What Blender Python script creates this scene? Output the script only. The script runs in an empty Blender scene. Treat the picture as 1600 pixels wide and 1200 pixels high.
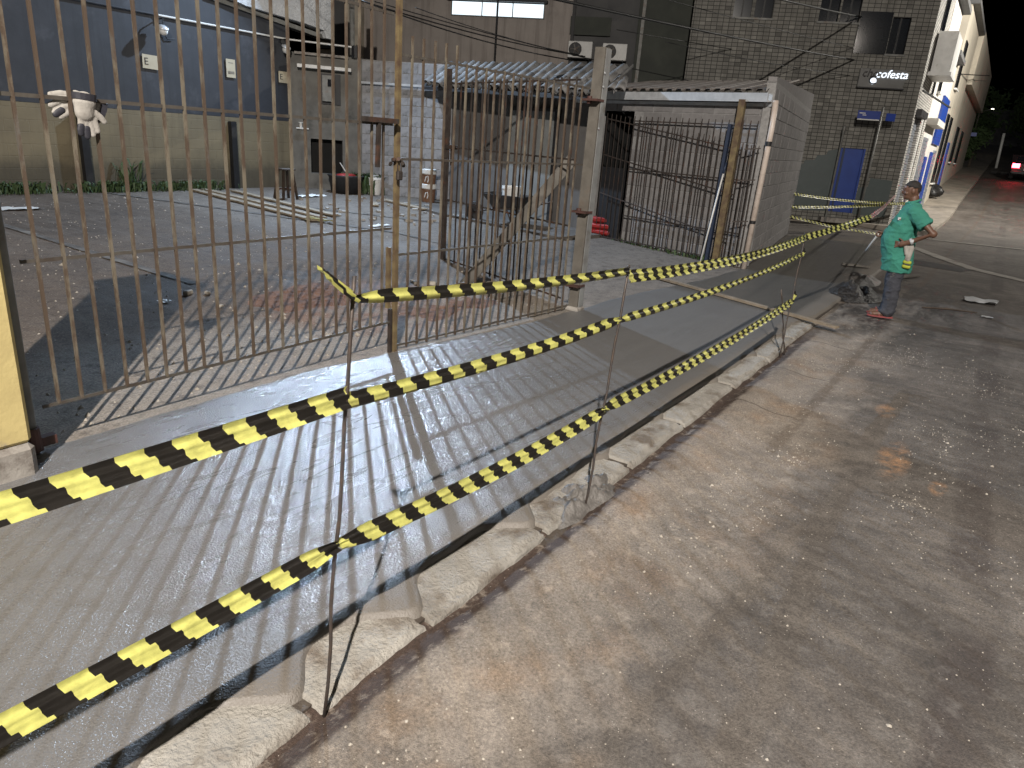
import bpy, bmesh, math, random
import numpy as np
from mathutils import Vector, Matrix
random.seed(7)
sc = bpy.context.scene
COL = sc.collection

# ------------------------------------------------------------------ camera
cam = bpy.data.cameras.new("camera")
cam.sensor_fit = 'HORIZONTAL'; cam.sensor_width = 36.0; cam.lens = 24.975
cam.clip_start = 0.05; cam.clip_end = 1500
camo = bpy.data.objects.new("camera", cam); COL.objects.link(camo)
# X runs along the street, Y to the left into the lot, Z up
ROT = Matrix(((0.5563788, 0.2355463, -0.7968442), (-0.828041, 0.2370526, -0.5080888), (0.0692155, 0.9425094, 0.326933)))
camo.matrix_world = Matrix.Translation((0, 0, 1.8)) @ ROT.to_4x4()
sc.camera = camo

# ------------------------------------------------------------------ night sky
w = bpy.data.worlds.new("World"); sc.world = w; w.use_nodes = True
wn = w.node_tree.nodes; wl = w.node_tree.links
sky = wn.new("ShaderNodeTexSky"); sky.sky_type = 'NISHITA'; sky.sun_disc = False
sky.sun_elevation = math.radians(-5.0); sky.sun_rotation = math.radians(-90)
wl.new(sky.outputs[0], wn["Background"].inputs[0]); wn["Background"].inputs[1].default_value = 1.2

# ------------------------------------------------------------------ lamps of the place and one added fill lamp (fixtures are built further down)
STREET_LAMP = (-5.0, -2.9, 9.0)      # street lamp behind the camera
FLOOD_LAMP = (11.9, 12.5, 5.7)       # cold floodlight over the back corner of the lot
FAR_LAMP = (31.0, -5.5, 9.0)         # street lamp past the crossing
FILL_LAMP = (8.0, -5.5, 7.5)         # weak lamp added as fill across the road, position guessed
def lamp(name, loc, target, power, color, size, spread=180):
    L = bpy.data.lights.new(name, 'AREA'); L.shape = 'DISK'; L.size = size; L.energy = power; L.color = color
    L.spread = math.radians(spread)
    o = bpy.data.objects.new(name, L); COL.objects.link(o); o.location = loc
    o.rotation_euler = (Vector(target) - Vector(loc)).to_track_quat('-Z', 'Y').to_euler()
    return o
lamp("street_lamp_light", STREET_LAMP, (4.5, 1.6, 0), 3500, (1.0, 0.925, 0.84), 0.14)
lamp("floodlight_light", FLOOD_LAMP, (4.5, 4.0, 0), 1000, (0.58, 0.76, 1.0), 0.09, 170)
lamp("far_street_lamp_light", FAR_LAMP, (34, 2.6, 3.0), 2900, (1.0, 0.95, 0.86), 0.3)
lamp("fill_lamp_light", FILL_LAMP, (11.5, 2.5, 0), 110, (1.0, 0.90, 0.80), 0.5)

sc.view_settings.view_transform = 'Standard'; sc.view_settings.look = 'None'
sc.view_settings.exposure = 0.0; sc.view_settings.gamma = 1.0
sc.view_settings.use_curve_mapping = False

# ------------------------------------------------------------------ helpers
def link(o, parent=None):
    COL.objects.link(o)
    if parent is not None: o.parent = parent
    return o
def tag(o, label=None, cat=None, group=None, kind=None):
    if label: o["label"] = label
    if cat: o["category"] = cat
    if group: o["group"] = group
    if kind: o["kind"] = kind
    return o
def empty(name, loc, label=None, cat=None, group=None, kind=None, rz=0.0):
    o = bpy.data.objects.new(name, None); o.empty_display_size = 0.1
    o.location = loc; o.rotation_euler = (0, 0, rz); link(o)
    return tag(o, label, cat, group, kind)
class MB:
    """collects shapes into one mesh"""
    def __init__(s): s.v = []; s.f = []; s.uv = None
    def add(s, v, f):
        n = len(s.v); s.v += [tuple(map(float, p)) for p in v]; s.f += [tuple(i + n for i in q) for q in f]; return s
    def box(s, c, size, M=None, bev=0.0):
        hx, hy, hz = size[0]/2, size[1]/2, size[2]/2
        if bev > 0:
            b = min(bev, hx*.9, hy*.9, hz*.9)
            bm = bmesh.new(); bmesh.ops.create_cube(bm, size=1.0)
            bmesh.ops.scale(bm, vec=(2*hx, 2*hy, 2*hz), verts=bm.verts)
            bmesh.ops.bevel(bm, geom=list(bm.edges), offset=b, segments=1, affect='EDGES')
            bm.verts.index_update()
            pts = [v.co.copy() for v in bm.verts]; fs = [[v.index for v in f.verts] for f in bm.faces]; bm.free()
        else:
            pts = [Vector((x, y, z)) for x in (-hx, hx) for y in (-hy, hy) for z in (-hz, hz)]
            fs = [(0,1,3,2),(4,6,7,5),(0,4,5,1),(2,3,7,6),(0,2,6,4),(1,5,7,3)]
        if M is not None: pts = [M @ p for p in pts]
        return s.add([p + Vector(c) for p in pts], fs)
    def tube(s, p0, p1, r0, r1=None, n=8, caps=True):
        return s.path([p0, p1], [r0, r0 if r1 is None else r1], n, caps)
    def path(s, pts, r, n=8, caps=True, squash=None):
        pts = [Vector(p) for p in pts]
        if not isinstance(r, (list, tuple)): r = [r]*len(pts)
        V = []; F = []
        up = None
        for i, p in enumerate(pts):
            a = pts[max(i-1, 0)]; b = pts[min(i+1, len(pts)-1)]
            t = (b - a).normalized()
            if up is None:
                up = Vector((0,0,1)) if abs(t.z) < .9 else Vector((1,0,0))
            u = (up - t*up.dot(t)).normalized(); up = u; w_ = t.cross(u)
            for k in range(n):
                an = 2*math.pi*k/n + math.pi/n
                V.append(p + (u*math.cos(an) + w_*math.sin(an))*r[i])
        for i in range(len(pts)-1):
            for k in range(n):
                a = i*n+k; b = i*n+(k+1) % n
                F.append((a, b, b+n, a+n))
        if caps:
            F.append(tuple(reversed(range(n)))); F.append(tuple((len(pts)-1)*n+k for k in range(n)))
        return s.add(V, F)
    def bar(s, p0, p1, wx, wy):
        """rectangular bar between two points"""
        p0 = Vector(p0); p1 = Vector(p1); t = (p1-p0).normalized()
        up = Vector((0,0,1)) if abs(t.z) < .9 else Vector((0,1,0))
        u = t.cross(up).normalized(); v = u.cross(t)
        V = []
        for p in (p0, p1):
            for a, b in ((-1,-1),(1,-1),(1,1),(-1,1)): V.append(p + u*a*wx/2 + v*b*wy/2)
        return s.add(V, [(3,2,1,0),(4,5,6,7),(0,1,5,4),(1,2,6,5),(2,3,7,6),(3,0,4,7)])
    def lathe(s, prof, c, n=20, M=None):
        V = []; F = []
        for r, z in prof:
            for k in range(n):
                a = 2*math.pi*k/n; p = Vector((r*math.cos(a), r*math.sin(a), z))
                if M is not None: p = M @ p
                V.append(p + Vector(c))
        for i in range(len(prof)-1):
            for k in range(n):
                a = i*n+k; b = i*n+(k+1) % n; F.append((a, b, b+n, a+n))
        F.append(tuple(reversed(range(n)))); F.append(tuple((len(prof)-1)*n+k for k in range(n)))
        return s.add(V, F)
    def prism(s, poly, dvec):
        """polygon (3D points) extruded by dvec"""
        n = len(poly); d = Vector(dvec); V = [Vector(p) for p in poly]; V += [p + d for p in V]
        F = [tuple(reversed(range(n))), tuple(range(n, 2*n))] + [(i, (i+1) % n, n+(i+1) % n, n+i) for i in range(n)]
        return s.add(V, F)
    def ell(s, c, r, M=None, nu=12, nv=8):
        V = []; F = []
        for j in range(nv+1):
            th = math.pi*j/nv
            for k in range(nu):
                a = 2*math.pi*k/nu
                p = Vector((r[0]*math.sin(th)*math.cos(a), r[1]*math.sin(th)*math.sin(a), r[2]*math.cos(th)))
                if M is not None: p = M @ p
                V.append(p + Vector(c))
        for j in range(nv):
            for k in range(nu):
                a = j*nu+k; b = j*nu+(k+1) % nu; F.append((a, a+nu, b+nu, b))
        return s.add(V, F)
    def build(s, name, mat, parent=None, off=None, smooth=False):
        me = bpy.data.meshes.new(name)
        vs = s.v
        if off is not None: vs = [(x-off[0], y-off[1], z-off[2]) for x, y, z in vs]
        me.from_pydata(vs, [], s.f); me.validate()
        bm = bmesh.new(); bm.from_mesh(me)
        bmesh.ops.recalc_face_normals(bm, faces=bm.faces); bm.to_mesh(me); bm.free()
        if mat is not None: me.materials.append(mat)
        if smooth:
            me.polygons.foreach_set("use_smooth", [True]*len(me.polygons))
        o = bpy.data.objects.new(name, me)
        return link(o, parent)
def wmat(o):
    m = Matrix.Identity(4)
    while o is not None:
        m = Matrix.LocRotScale(o.location, o.rotation_euler, o.scale) @ m; o = o.parent
    return m
def part(name, mb, mat, parent, smooth=False):
    """part given in world coordinates, stored in its parent's frame"""
    inv = wmat(parent).inverted(); mb.v = [tuple(inv @ Vector(p)) for p in mb.v]
    return mb.build(name, mat, parent, smooth=smooth)
def at_frame(name, mb, mat, parent, loc, rz, smooth=False):
    """part with a frame of its own: loc and rz are given in the world"""
    o = mb.build(name, mat, parent, smooth=smooth)
    m = wmat(parent).inverted() @ Matrix.LocRotScale(Vector(loc), Matrix.Rotation(rz, 3, 'Z').to_quaternion(), None)
    o.location = m.to_translation(); o.rotation_euler = m.to_euler()
    return o
def single(name, mb, mat, label, cat, group=None, smooth=False, base=None):
    """a thing that is one mesh; origin at its base"""
    if base is None:
        xs = np.array(mb.v); base = (xs[:,0].mean(), xs[:,1].mean(), xs[:,2].min())
    o = mb.build(name, mat, None, off=base, smooth=smooth); o.location = base
    return tag(o, label, cat, group)
def copy_obj(o, loc, parent=None, rot=None, scale=None):
    c = o.copy(); c.location = loc
    if rot is not None: c.rotation_euler = rot
    if scale is not None: c.scale = scale
    COL.objects.link(c); c.parent = parent
    return c
def RZ(a): return Matrix.Rotation(a, 3, 'Z')
def RX(a): return Matrix.Rotation(a, 3, 'X')
def RY(a): return Matrix.Rotation(a, 3, 'Y')
# lattice value noise for relief
_rs = np.random.RandomState(3); _tab = _rs.rand(512, 512)
def vnoise(x, y):
    xi = np.floor(x).astype(int); yi = np.floor(y).astype(int); fx = x-xi; fy = y-yi
    fx = fx*fx*(3-2*fx); fy = fy*fy*(3-2*fy)
    a = _tab[xi % 512, yi % 512]; b = _tab[(xi+1) % 512, yi % 512]; c = _tab[xi % 512, (yi+1) % 512]; d = _tab[(xi+1) % 512, (yi+1) % 512]
    return (a*(1-fx)+b*fx)*(1-fy)+(c*(1-fx)+d*fx)*fy
def fbm(x, y, o=4):
    t = 0; a = .5
    for k in range(o): t = t + a*(vnoise(x*2**k+17*k, y*2**k+31*k)-.5); a *= .5
    return t
def grid(name, X, Y, Z, mat, smooth=True):
    n, m = X.shape
    vs = np.stack([X, Y, Z], -1).reshape(-1, 3)
    idx = np.arange(n*m).reshape(n, m)
    f = np.stack([idx[:-1,:-1], idx[1:,:-1], idx[1:,1:], idx[:-1,1:]], -1).reshape(-1, 4)
    me = bpy.data.meshes.new(name)
    me.vertices.add(len(vs)); me.vertices.foreach_set("co", vs.astype(np.float32).ravel())
    me.loops.add(f.size); me.loops.foreach_set("vertex_index", f.astype(np.int32).ravel())
    me.polygons.add(len(f)); me.polygons.foreach_set("loop_start", np.arange(0, f.size, 4, dtype=np.int32))
    me.update(calc_edges=True); me.validate()
    if smooth: me.polygons.foreach_set("use_smooth", np.ones(len(f), dtype=bool))
    me.materials.append(mat)
    return link(bpy.data.objects.new(name, me))

# ------------------------------------------------------------------ materials
class NT:
    def __init__(s, name):
        s.m = bpy.data.materials.new(name); s.m.use_nodes = True; s.t = s.m.node_tree; s.n = s.t.nodes; s.l = s.t.links
        s.b = s.n["Principled BSDF"]; s.co = s.n.new("ShaderNodeTexCoord").outputs["Object"]
    def mapping(s, scale=(1,1,1), rot=(0,0,0), src=None):
        m = s.n.new("ShaderNodeMapping"); m.inputs["Scale"].default_value = scale; m.inputs["Rotation"].default_value = rot
        s.l.new(src or s.co, m.inputs["Vector"]); return m.outputs[0]
    def noise(s, scale, detail=4, rough=.55, vec=None, dist=0):
        n = s.n.new("ShaderNodeTexNoise"); n.inputs["Scale"].default_value = scale; n.inputs["Detail"].default_value = detail
        n.inputs["Roughness"].default_value = rough; n.inputs["Distortion"].default_value = dist
        s.l.new(vec or s.co, n.inputs["Vector"]); return n.outputs["Fac"]
    def voro(s, scale, feat='F1', out="Distance", vec=None, rnd=1.0):
        n = s.n.new("ShaderNodeTexVoronoi"); n.feature = feat; n.inputs["Scale"].default_value = scale; n.inputs["Randomness"].default_value = rnd
        s.l.new(vec or s.co, n.inputs["Vector"]); return n.outputs[out]
    def ramp(s, fac, stops):
        r = s.n.new("ShaderNodeValToRGB"); e = r.color_ramp.elements
        while len(e) < len(stops): e.new(.5)
        for i, (p, c) in enumerate(stops):
            e[i].position = p
            if isinstance(c, (int, float)): c = (c, c, c)
            e[i].color = (*c[:3], 1)
        s.l.new(fac, r.inputs[0]); return r.outputs[0]
    def mix(s, fac, a, b, mode='MIX'):
        m = s.n.new("ShaderNodeMix"); m.data_type = 'RGBA'; m.blend_type = mode
        for k, v in ((0, fac), (6, a), (7, b)):
            if isinstance(v, (int, float)): m.inputs[k].default_value = v if k == 0 else (v, v, v, 1)
            elif isinstance(v, tuple): m.inputs[k].default_value = (*v[:3], 1)
            else: s.l.new(v, m.inputs[k])
        return m.outputs[2]
    def math(s, op, a, b=None, clamp=False):
        m = s.n.new("ShaderNodeMath"); m.operation = op; m.use_clamp = clamp
        for k, v in ((0, a), (1, b)):
            if v is None: continue
            if isinstance(v, (int, float)): m.inputs[k].default_value = v
            else: s.l.new(v, m.inputs[k])
        return m.outputs[0]
    def sep(s, src=None):
        n = s.n.new("ShaderNodeSeparateXYZ"); s.l.new(src or s.co, n.inputs[0]); return n.outputs
    def world(s):
        return s.n.new("ShaderNodeNewGeometry").outputs["Position"]
    def rnd(s): return s.n.new("ShaderNodeObjectInfo").outputs["Random"]
    def smooth(s, v, lo, hi):
        m = s.n.new("ShaderNodeMapRange"); m.interpolation_type = 'SMOOTHSTEP'
        m.inputs[1].default_value = lo; m.inputs[2].default_value = hi; s.l.new(v, m.inputs[0]); return m.outputs[0]
    def bump(s, h, strength=.5, dist=.01, prev=None):
        b = s.n.new("ShaderNodeBump"); b.inputs["Strength"].default_value = strength; b.inputs["Distance"].default_value = dist
        s.l.new(h, b.inputs["Height"])
        if prev is not None: s.l.new(prev, b.inputs["Normal"])
        s.l.new(b.outputs[0], s.b.inputs["Normal"]); return b.outputs[0]
    def set(s, **k):
        for n, v in k.items():
            i = s.b.inputs[n.replace("_", " ")]
            if isinstance(v, (int, float)): i.default_value = v
            elif isinstance(v, tuple): i.default_value = (*v[:3], 1)
            else: s.l.new(v, i)
        return s
def pm(name, c1, c2=None, scale=6, rough=.7, bump=.25, bdist=.006, metal=0.0, stain=None, sscale=2.0, slo=.55, shi=.7, var=0.0, detail=5, bscale=None, streak=None):
    """general procedural surface: mottled colour, optional stain, fine relief"""
    t = NT(name); c2 = c2 or tuple(v*.75 for v in c1)
    col = t.mix(t.ramp(t.noise(scale, detail), [(.35, 0.0), (.65, 1.0)]), c1, c2)
    if stain: col = t.mix(t.ramp(t.noise(sscale, 6, .65), [(slo, 0.0), (shi, 1.0)]), col, stain)
    if streak: col = t.mix(t.ramp(t.noise(1.0, 6, .7, vec=t.mapping((4.5, 4.5, .22))), [(.50, 0.0), (.72, .75)]), col, streak)
    if var:
        col = t.mix(1.0, col, t.ramp(t.rnd(), [(0, 1-var), (1, 1.0)]), 'MULTIPLY')
    t.set(Base_Color=col, Roughness=rough, Metallic=metal)
    if bump: t.bump(t.noise((bscale or scale*6), 5, .6), bump, bdist)
    return t.m
def emit(name, c, s):
    t = NT(name); t.set(Base_Color=(0.02,.02,.02), Emission_Color=c, Emission_Strength=s); return t.m
M = {}

# street: dark asphalt, sandy dust drifted along the kerb, tyre marks, gutter mud
def mat_street():
    t = NT("asphalt_street"); p = t.co; xyz = t.sep()
    big = t.noise(1.1, 6, .62, dist=.6); mid = t.noise(4.5, 7, .7); fine = t.noise(90, 4, .7)
    st = t.mapping((.5, 3.2, 1)); streak = t.noise(2.2, 6, .65, vec=st)
    grain = t.voro(240, vec=p)
    asph = t.mix(t.ramp(mid, [(.3, 0.0), (.7, 1.0)]), (.084, .073, .065), (.158, .139, .123))
    asph = t.mix(t.ramp(streak, [(.50, 0.0), (.74, .75)]), asph, (.19, .172, .155))
    asph = t.mix(t.ramp(t.noise(.55, 5, .6), [(.35, 0.0), (.68, .6)]), asph, (.068, .058, .050))
    asph = t.mix(t.ramp(t.noise(2.4, 7, .72, vec=t.mapping((2.6, .7, 1), rot=(0, 0, .35))), [(.50, 0.0), (.74, .7)]), asph, (.225, .198, .172))
    asph = t.mix(t.ramp(t.noise(2.0, 6, .7, vec=t.mapping((2.2, .8, 1), rot=(0, 0, -.2))), [(.52, 0.0), (.68, .7)]), asph, (.056, .047, .040))
    asph = t.mix(t.ramp(grain, [(.0, .65), (.35, 0.0)]), asph, (.17, .16, .15))
    sand = t.mix(t.ramp(big, [(.32, 0.0), (.66, 1.0)]), (.25, .21, .172), (.325, .285, .243))
    sand = t.mix(t.ramp(t.noise(2.6, 5, .6), [(.50, 0.0), (.70, .8)]), sand, (.29, .20, .13))
    sand = t.mix(t.ramp(mid, [(.52, 0.0), (.72, .8)]), sand, (.145, .128, .115))
    # how far the drifted dust reaches out from the kerb: uneven, thinning out
    d = t.math('ADD', xyz[1], t.math('MULTIPLY', t.math('SUBTRACT', big, .5), 1.5))
    d = t.math('ADD', d, t.math('MULTIPLY', t.math('SUBTRACT', mid, .5), .7))
    f = t.smooth(d, .32, 1.12)
    xf = t.smooth(xyz[0], 14.0, 8.0)
    f = t.math('MULTIPLY', f, t.math('ADD', t.math('MULTIPLY', xf, .75), .15))
    col = t.mix(f, asph, sand)
    # broad stains, cracks, slab joints and an ochre paint stain
    col = t.mix(1.0, col, t.ramp(t.noise(.75, 6, .62, dist=.8), [(.30, .48), (.48, .80), (.70, 1.08)]), 'MULTIPLY')
    wob = t.n.new('ShaderNodeVectorMath'); wob.operation = 'ADD'
    nz = t.n.new('ShaderNodeTexNoise'); nz.inputs['Scale'].default_value = 2.2; nz.inputs['Detail'].default_value = 5; t.l.new(t.co, nz.inputs[0])
    sc_ = t.n.new('ShaderNodeVectorMath'); sc_.operation = 'SCALE'; t.l.new(nz.outputs['Color'], sc_.inputs[0]); sc_.inputs['Scale'].default_value = .55
    t.l.new(t.co, wob.inputs[0]); t.l.new(sc_.outputs[0], wob.inputs[1])
    ck = t.voro(.62, 'DISTANCE_TO_EDGE', 'Distance', vec=wob.outputs[0])
    ckm = t.math('MULTIPLY', t.smooth(ck, .010, .003), t.ramp(t.noise(.9, 3), [(.60, 0.0), (.66, .5)]))
    col = t.mix(ckm, col, (.050, .042, .037))
    for jx in (5.35, 6.55, 7.9):
        jm = t.math('MULTIPLY', t.smooth(t.math('ABSOLUTE', t.math('ADD', t.math('SUBTRACT', xyz[0], jx), t.math('MULTIPLY', t.math('SUBTRACT', mid, .5), .10))), .016, .004), t.smooth(xyz[1], .82, .95))
        col = t.mix(t.math('MULTIPLY', jm, .8), col, (.08, .065, .052))
    for ox, oy, sx_, sy_ in ((5.05, .18, .35, .10), (4.75, -.10, .12, .05), (6.1, .35, .2, .08)):
        qx = t.math('DIVIDE', t.math('SUBTRACT', xyz[0], ox), sx_); qy = t.math('DIVIDE', t.math('SUBTRACT', xyz[1], oy), sy_)
        qq = t.math('ADD', t.math('MULTIPLY', qx, qx), t.math('MULTIPLY', qy, qy))
        col = t.mix(t.math('MULTIPLY', t.smooth(qq, 1.6, .1), t.ramp(t.noise(9, 6, .7), [(.42, 0.0), (.62, .7)])), col, (.36, .20, .10))
    # wheel marks
    ty = t.math('ABSOLUTE', t.math('ADD', t.math('ADD', xyz[1], .30), t.math('MULTIPLY', t.math('SUBTRACT', t.noise(.5, 2), .5), .12)))
    tm = t.math('MULTIPLY', t.smooth(ty, .13, .06), t.ramp(t.noise(1.4, 4), [(.40, 0.0), (.6, .75)]))
    col = t.mix(tm, col, (.050, .040, .036))
    ty2 = t.math('ABSOLUTE', t.math('SUBTRACT', t.math('ADD', xyz[1], t.math('MULTIPLY', xyz[0], .012)), .92))
    tm2 = t.math('MULTIPLY', t.smooth(ty2, .06, .02), t.smooth(xyz[0], 4.0, 5.2))
    col = t.mix(t.math('MULTIPLY', tm2, .55), col, (.10, .075, .055))
    # wet mud in the gutter
    g = t.math('ADD', xyz[1], t.math('MULTIPLY', t.math('SUBTRACT', t.noise(7, 5, .7), .5), .10))
    gm = t.math('MULTIPLY', t.smooth(g, 1.315, 1.365), t.smooth(xyz[0], 9.6, 7.5))
    col = t.mix(gm, col, (.050, .032, .024))
    # concrete slurry washed on the road near the mixing place
    dx = t.math('SUBTRACT', xyz[0], 11.6); dy = t.math('SUBTRACT', xyz[1], .9)
    rr = t.math('ADD', t.math('MULTIPLY', t.math('MULTIPLY', dx, dx), .09), t.math('MULTIPLY', t.math('MULTIPLY', dy, dy), .55))
    wm = t.math('MULTIPLY', t.smooth(rr, 1.2, .3), t.ramp(t.noise(1.6, 6, .7, vec=t.mapping((.7, 2.2, 1))), [(.42, 0.0), (.58, .9)]))
    col = t.mix(wm, col, (.026, .023, .022))
    col = t.mix(1.0, col, t.ramp(fine, [(.3, .52), (.7, 1.42)]), 'MULTIPLY')
    grit = t.voro(34, vec=p); col = t.mix(t.ramp(grit, [(.055, .9), (.085, 0.0)]), col, (.42, .39, .35))
    col = t.mix(t.ramp(t.noise(11, 7, .75), [(.54, 0.0), (.66, .55)]), col, t.mix(f, (.155, .143, .132), (.40, .345, .285)))
    col = t.mix(t.ramp(t.noise(15, 6, .75), [(.56, 0.0), (.68, .6)]), col, t.mix(f, (.035, .032, .031), (.15, .115, .088)))
    rough = t.math('SUBTRACT', .80, t.math('MULTIPLY', gm, .06))
    rough = t.math('SUBTRACT', rough, t.math('MULTIPLY', wm, .35))
    far = t.smooth(xyz[0], 20.0, 34.0)
    rough = t.math('SUBTRACT', rough, t.math('MULTIPLY', far, t.ramp(t.noise(.5, 5, vec=t.mapping((.4, 1.6, 1))), [(.35, .05), (.65, .40)])))
    t.set(Base_Color=col, Roughness=rough)
    b = t.bump(t.math('ADD', t.math('MULTIPLY', mid, 1.0), t.math('MULTIPLY', fine, .35)), .55, .02)
    t.bump(grain, .5, .004, prev=b)
    return t.m
M['street'] = mat_street()

def mat_wet():
    t = NT("wet_concrete"); xyz = t.sep()
    big = t.noise(.9, 5, .6); mid = t.noise(5, 6, .65, dist=.8)
    sw = t.noise(3.0, 5, .6, vec=t.mapping((.5, 2.4, 1), rot=(0, 0, .5)), dist=1.5)
    col = t.mix(t.ramp(big, [(.3, 0.0), (.7, 1.0)]), (.132, .131, .133), (.182, .180, .182))
    col = t.mix(t.ramp(mid, [(.45, 0.0), (.75, .5)]), col, (.11, .103, .095))
    # fresher, darker pour beyond x = 5.2 and again past the straight-edge board
    e1 = t.math('ADD', xyz[0], t.math('MULTIPLY', t.math('SUBTRACT', xyz[1], 2.6), -.35))
    fresh = t.smooth(t.math('ADD', e1, t.math('MULTIPLY', t.math('SUBTRACT', mid, .5), .5)), 5.0, 5.6)
    col = t.mix(fresh, col, t.mix(big, (.120, .118, .117), (.152, .150, .148)))
    fresh2 = t.smooth(t.math('ADD', xyz[0], t.math('MULTIPLY', xyz[1], -.25)), 8.2, 8.5)
    col = t.mix(fresh2, col, t.mix(mid, (.068, .063, .057), (.10, .095, .085)))
    patch = t.smooth(t.math('ABSOLUTE', t.math('SUBTRACT', e1, 5.1)), .5, .1)
    col = t.mix(t.math('MULTIPLY', patch, t.ramp(t.noise(1.8, 4), [(.5, 0.0), (.62, .35)])), col, (.105, .098, .09))
    col = t.mix(1.0, col, t.ramp(t.noise(160, 3, .7), [(.3, .82), (.7, 1.14)]), 'MULTIPLY')
    # muddy rim along the kerb
    rim = t.smooth(t.math('ADD', xyz[1], t.math('MULTIPLY', t.math('SUBTRACT', mid, .5), .16)), 1.80, 1.68)
    col = t.mix(t.math('MULTIPLY', rim, .8), col, (.135, .115, .092))
    grit = t.noise(105, 2, .7); pits = t.voro(75)
    rough = t.math('ADD', t.math('ADD', t.math('MULTIPLY', rim, .3), t.math('MULTIPLY', fresh, .14)), t.math('ADD', .29, t.math('MULTIPLY', t.math('SUBTRACT', sw, .5), .26)))
    t.set(Base_Color=col, Roughness=rough, Specular_IOR_Level=.95)
    gs = t.math('MULTIPLY', grit, t.math('SUBTRACT', 1.0, t.math('MULTIPLY', fresh, .6)))
    b = t.bump(sw, .22, .009)
    b = t.bump(gs, 1.0, .0044, prev=b)
    t.bump(t.math('MULTIPLY', pits, t.math('SUBTRACT', 1.0, t.math('MULTIPLY', fresh, .7))), .3, .0016, prev=b)
    return t.m
M['wet'] = mat_wet()

def mat_lot():
    t = NT("lot_ground"); xyz = t.sep()
    big = t.noise(.8, 6, .65, dist=.5); mid = t.noise(3.5, 6, .7); fine = t.noise(70, 4, .7)
    asph = t.mix(t.ramp(big, [(.3, 0.0), (.7, 1.0)]), (.072, .056, .044), (.140, .112, .090))
    asph = t.mix(t.ramp(t.noise(1.7, 6, .7, vec=t.mapping((3, .7, 1))), [(.5, 0.0), (.75, .7)]), asph, (.17, .148, .128))
    # pale concrete apron just inside the gate
    a = t.smooth(t.math('ADD', xyz[1], t.math('MULTIPLY', t.math('SUBTRACT', mid, .5), 1.2)), 6.1, 4.9)
    r = t.smooth(t.math('ADD', xyz[0], t.math('MULTIPLY', t.math('SUBTRACT', big, .5), 2.2)), 6.9, 8.0)
    apron = t.mix(t.ramp(mid, [(.3, 0.0), (.7, 1.0)]), (.20, .178, .155), (.27, .245, .215))
    apron = t.mix(t.ramp(t.noise(1.3, 5, .6), [(.5, 0.0), (.7, .6)]), apron, (.21, .165, .125))
    pal = t.mix(t.ramp(mid, [(.3, 0.0), (.7, 1.0)]), (.13, .112, .096), (.20, .175, .15))
    col = t.mix(a, asph, apron); col = t.mix(t.math('MULTIPLY', r, .8), col, pal)
    # reddish earth trodden about the gate
    dx = t.math('SUBTRACT', xyz[0], 5.4); dy = t.math('SUBTRACT', xyz[1], 5.2)
    rr = t.math('ADD', t.math('MULTIPLY', t.math('MULTIPLY', dx, dx), .55), t.math('MULTIPLY', t.math('MULTIPLY', dy, dy), .7))
    soil = t.math('MULTIPLY', t.smooth(rr, 1.3, .1), t.ramp(t.noise(2.6, 6, .7), [(.35, 0.0), (.6, .85)]))
    col = t.mix(soil, col, (.19, .095, .055))
    col = t.mix(1.0, col, t.ramp(fine, [(.3, .5), (.7, 1.45)]), 'MULTIPLY')
    col = t.mix(t.ramp(t.noise(8, 7, .75), [(.52, 0.0), (.66, .6)]), col, (.036, .030, .026))
    col = t.mix(t.ramp(t.voro(26), [(.05, .9), (.10, 0.0)]), col, (.42, .40, .37))
    t.set(Base_Color=col, Roughness=t.ramp(big, [(.35, .74), (.6, .95)]), Specular_IOR_Level=.25)
    t.bump(t.math('ADD', mid, t.math('MULTIPLY', fine, .4)), .5, .02)
    return t.m
M['lot'] = mat_lot()

def mat_bar():
    t = NT("rusty_bar_paint"); v = t.mapping((1, 1, .35), src=t.world())
    f = t.noise(9, 6, .7, vec=v)
    col = t.mix(t.ramp(f, [(.40, 0.0), (.52, 1.0)]), (.175, .152, .115), (.090, .064, .046))
    col = t.mix(t.ramp(t.noise(14, 5, .7, vec=v), [(.55, 0.0), (.68, .8)]), col, (.13, .122, .108))
    t.set(Base_Color=col, Roughness=.62, Metallic=.15); t.bump(t.noise(140, 4, .6), .4, .003)
    return t.m
M['bar'] = mat_bar()
M['bar_dark'] = pm("dark_rusty_steel", (.060, .050, .044), (.035, .026, .022), 14, .6, .4, .003, .3, stain=(.11, .05, .03), sscale=5)
M['post_rust'] = pm("rusty_ochre_post", (.20, .155, .075), (.085, .052, .034), 7, .65, .4, .004, .1, stain=(.06, .03, .02), sscale=4)
M['yellow_plaster'] = pm("yellow_plaster", (.55, .45, .20), (.47, .38, .17), 5, .8, .4, .008, stain=(.30, .26, .19), sscale=2.4, slo=.60, shi=.66)
M['grey_plaster'] = pm("dirty_grey_plaster", (.36, .34, .31), (.22, .20, .18), 6, .85, .5, .01, stain=(.10, .08, .065), sscale=5)
M['steel_grey'] = pm("painted_grey_steel", (.20, .20, .19), (.13, .13, .12), 7, .55, .25, .003, .3, stain=(.14, .09, .06), sscale=3)
M['red_oxide'] = pm("red_oxide_hinge", (.085, .035, .028), (.05, .025, .02), 12, .6, .3, .003)
M['concrete_post'] = pm("weathered_post_concrete", (.14, .128, .11), (.088, .079, .067), 5, .75, .5, .006, stain=(.11, .085, .065), sscale=3)
M['zinc'] = pm("zinc_sheet", (.62, .64, .66), (.50, .52, .54), 8, .38, .15, .002, .35)
M['block'] = pm("concrete_block", (.34, .34, .35), (.25, .25, .26), 9, .88, .7, .006, stain=(.13, .13, .125), sscale=4, var=.28, bscale=70)
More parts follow.
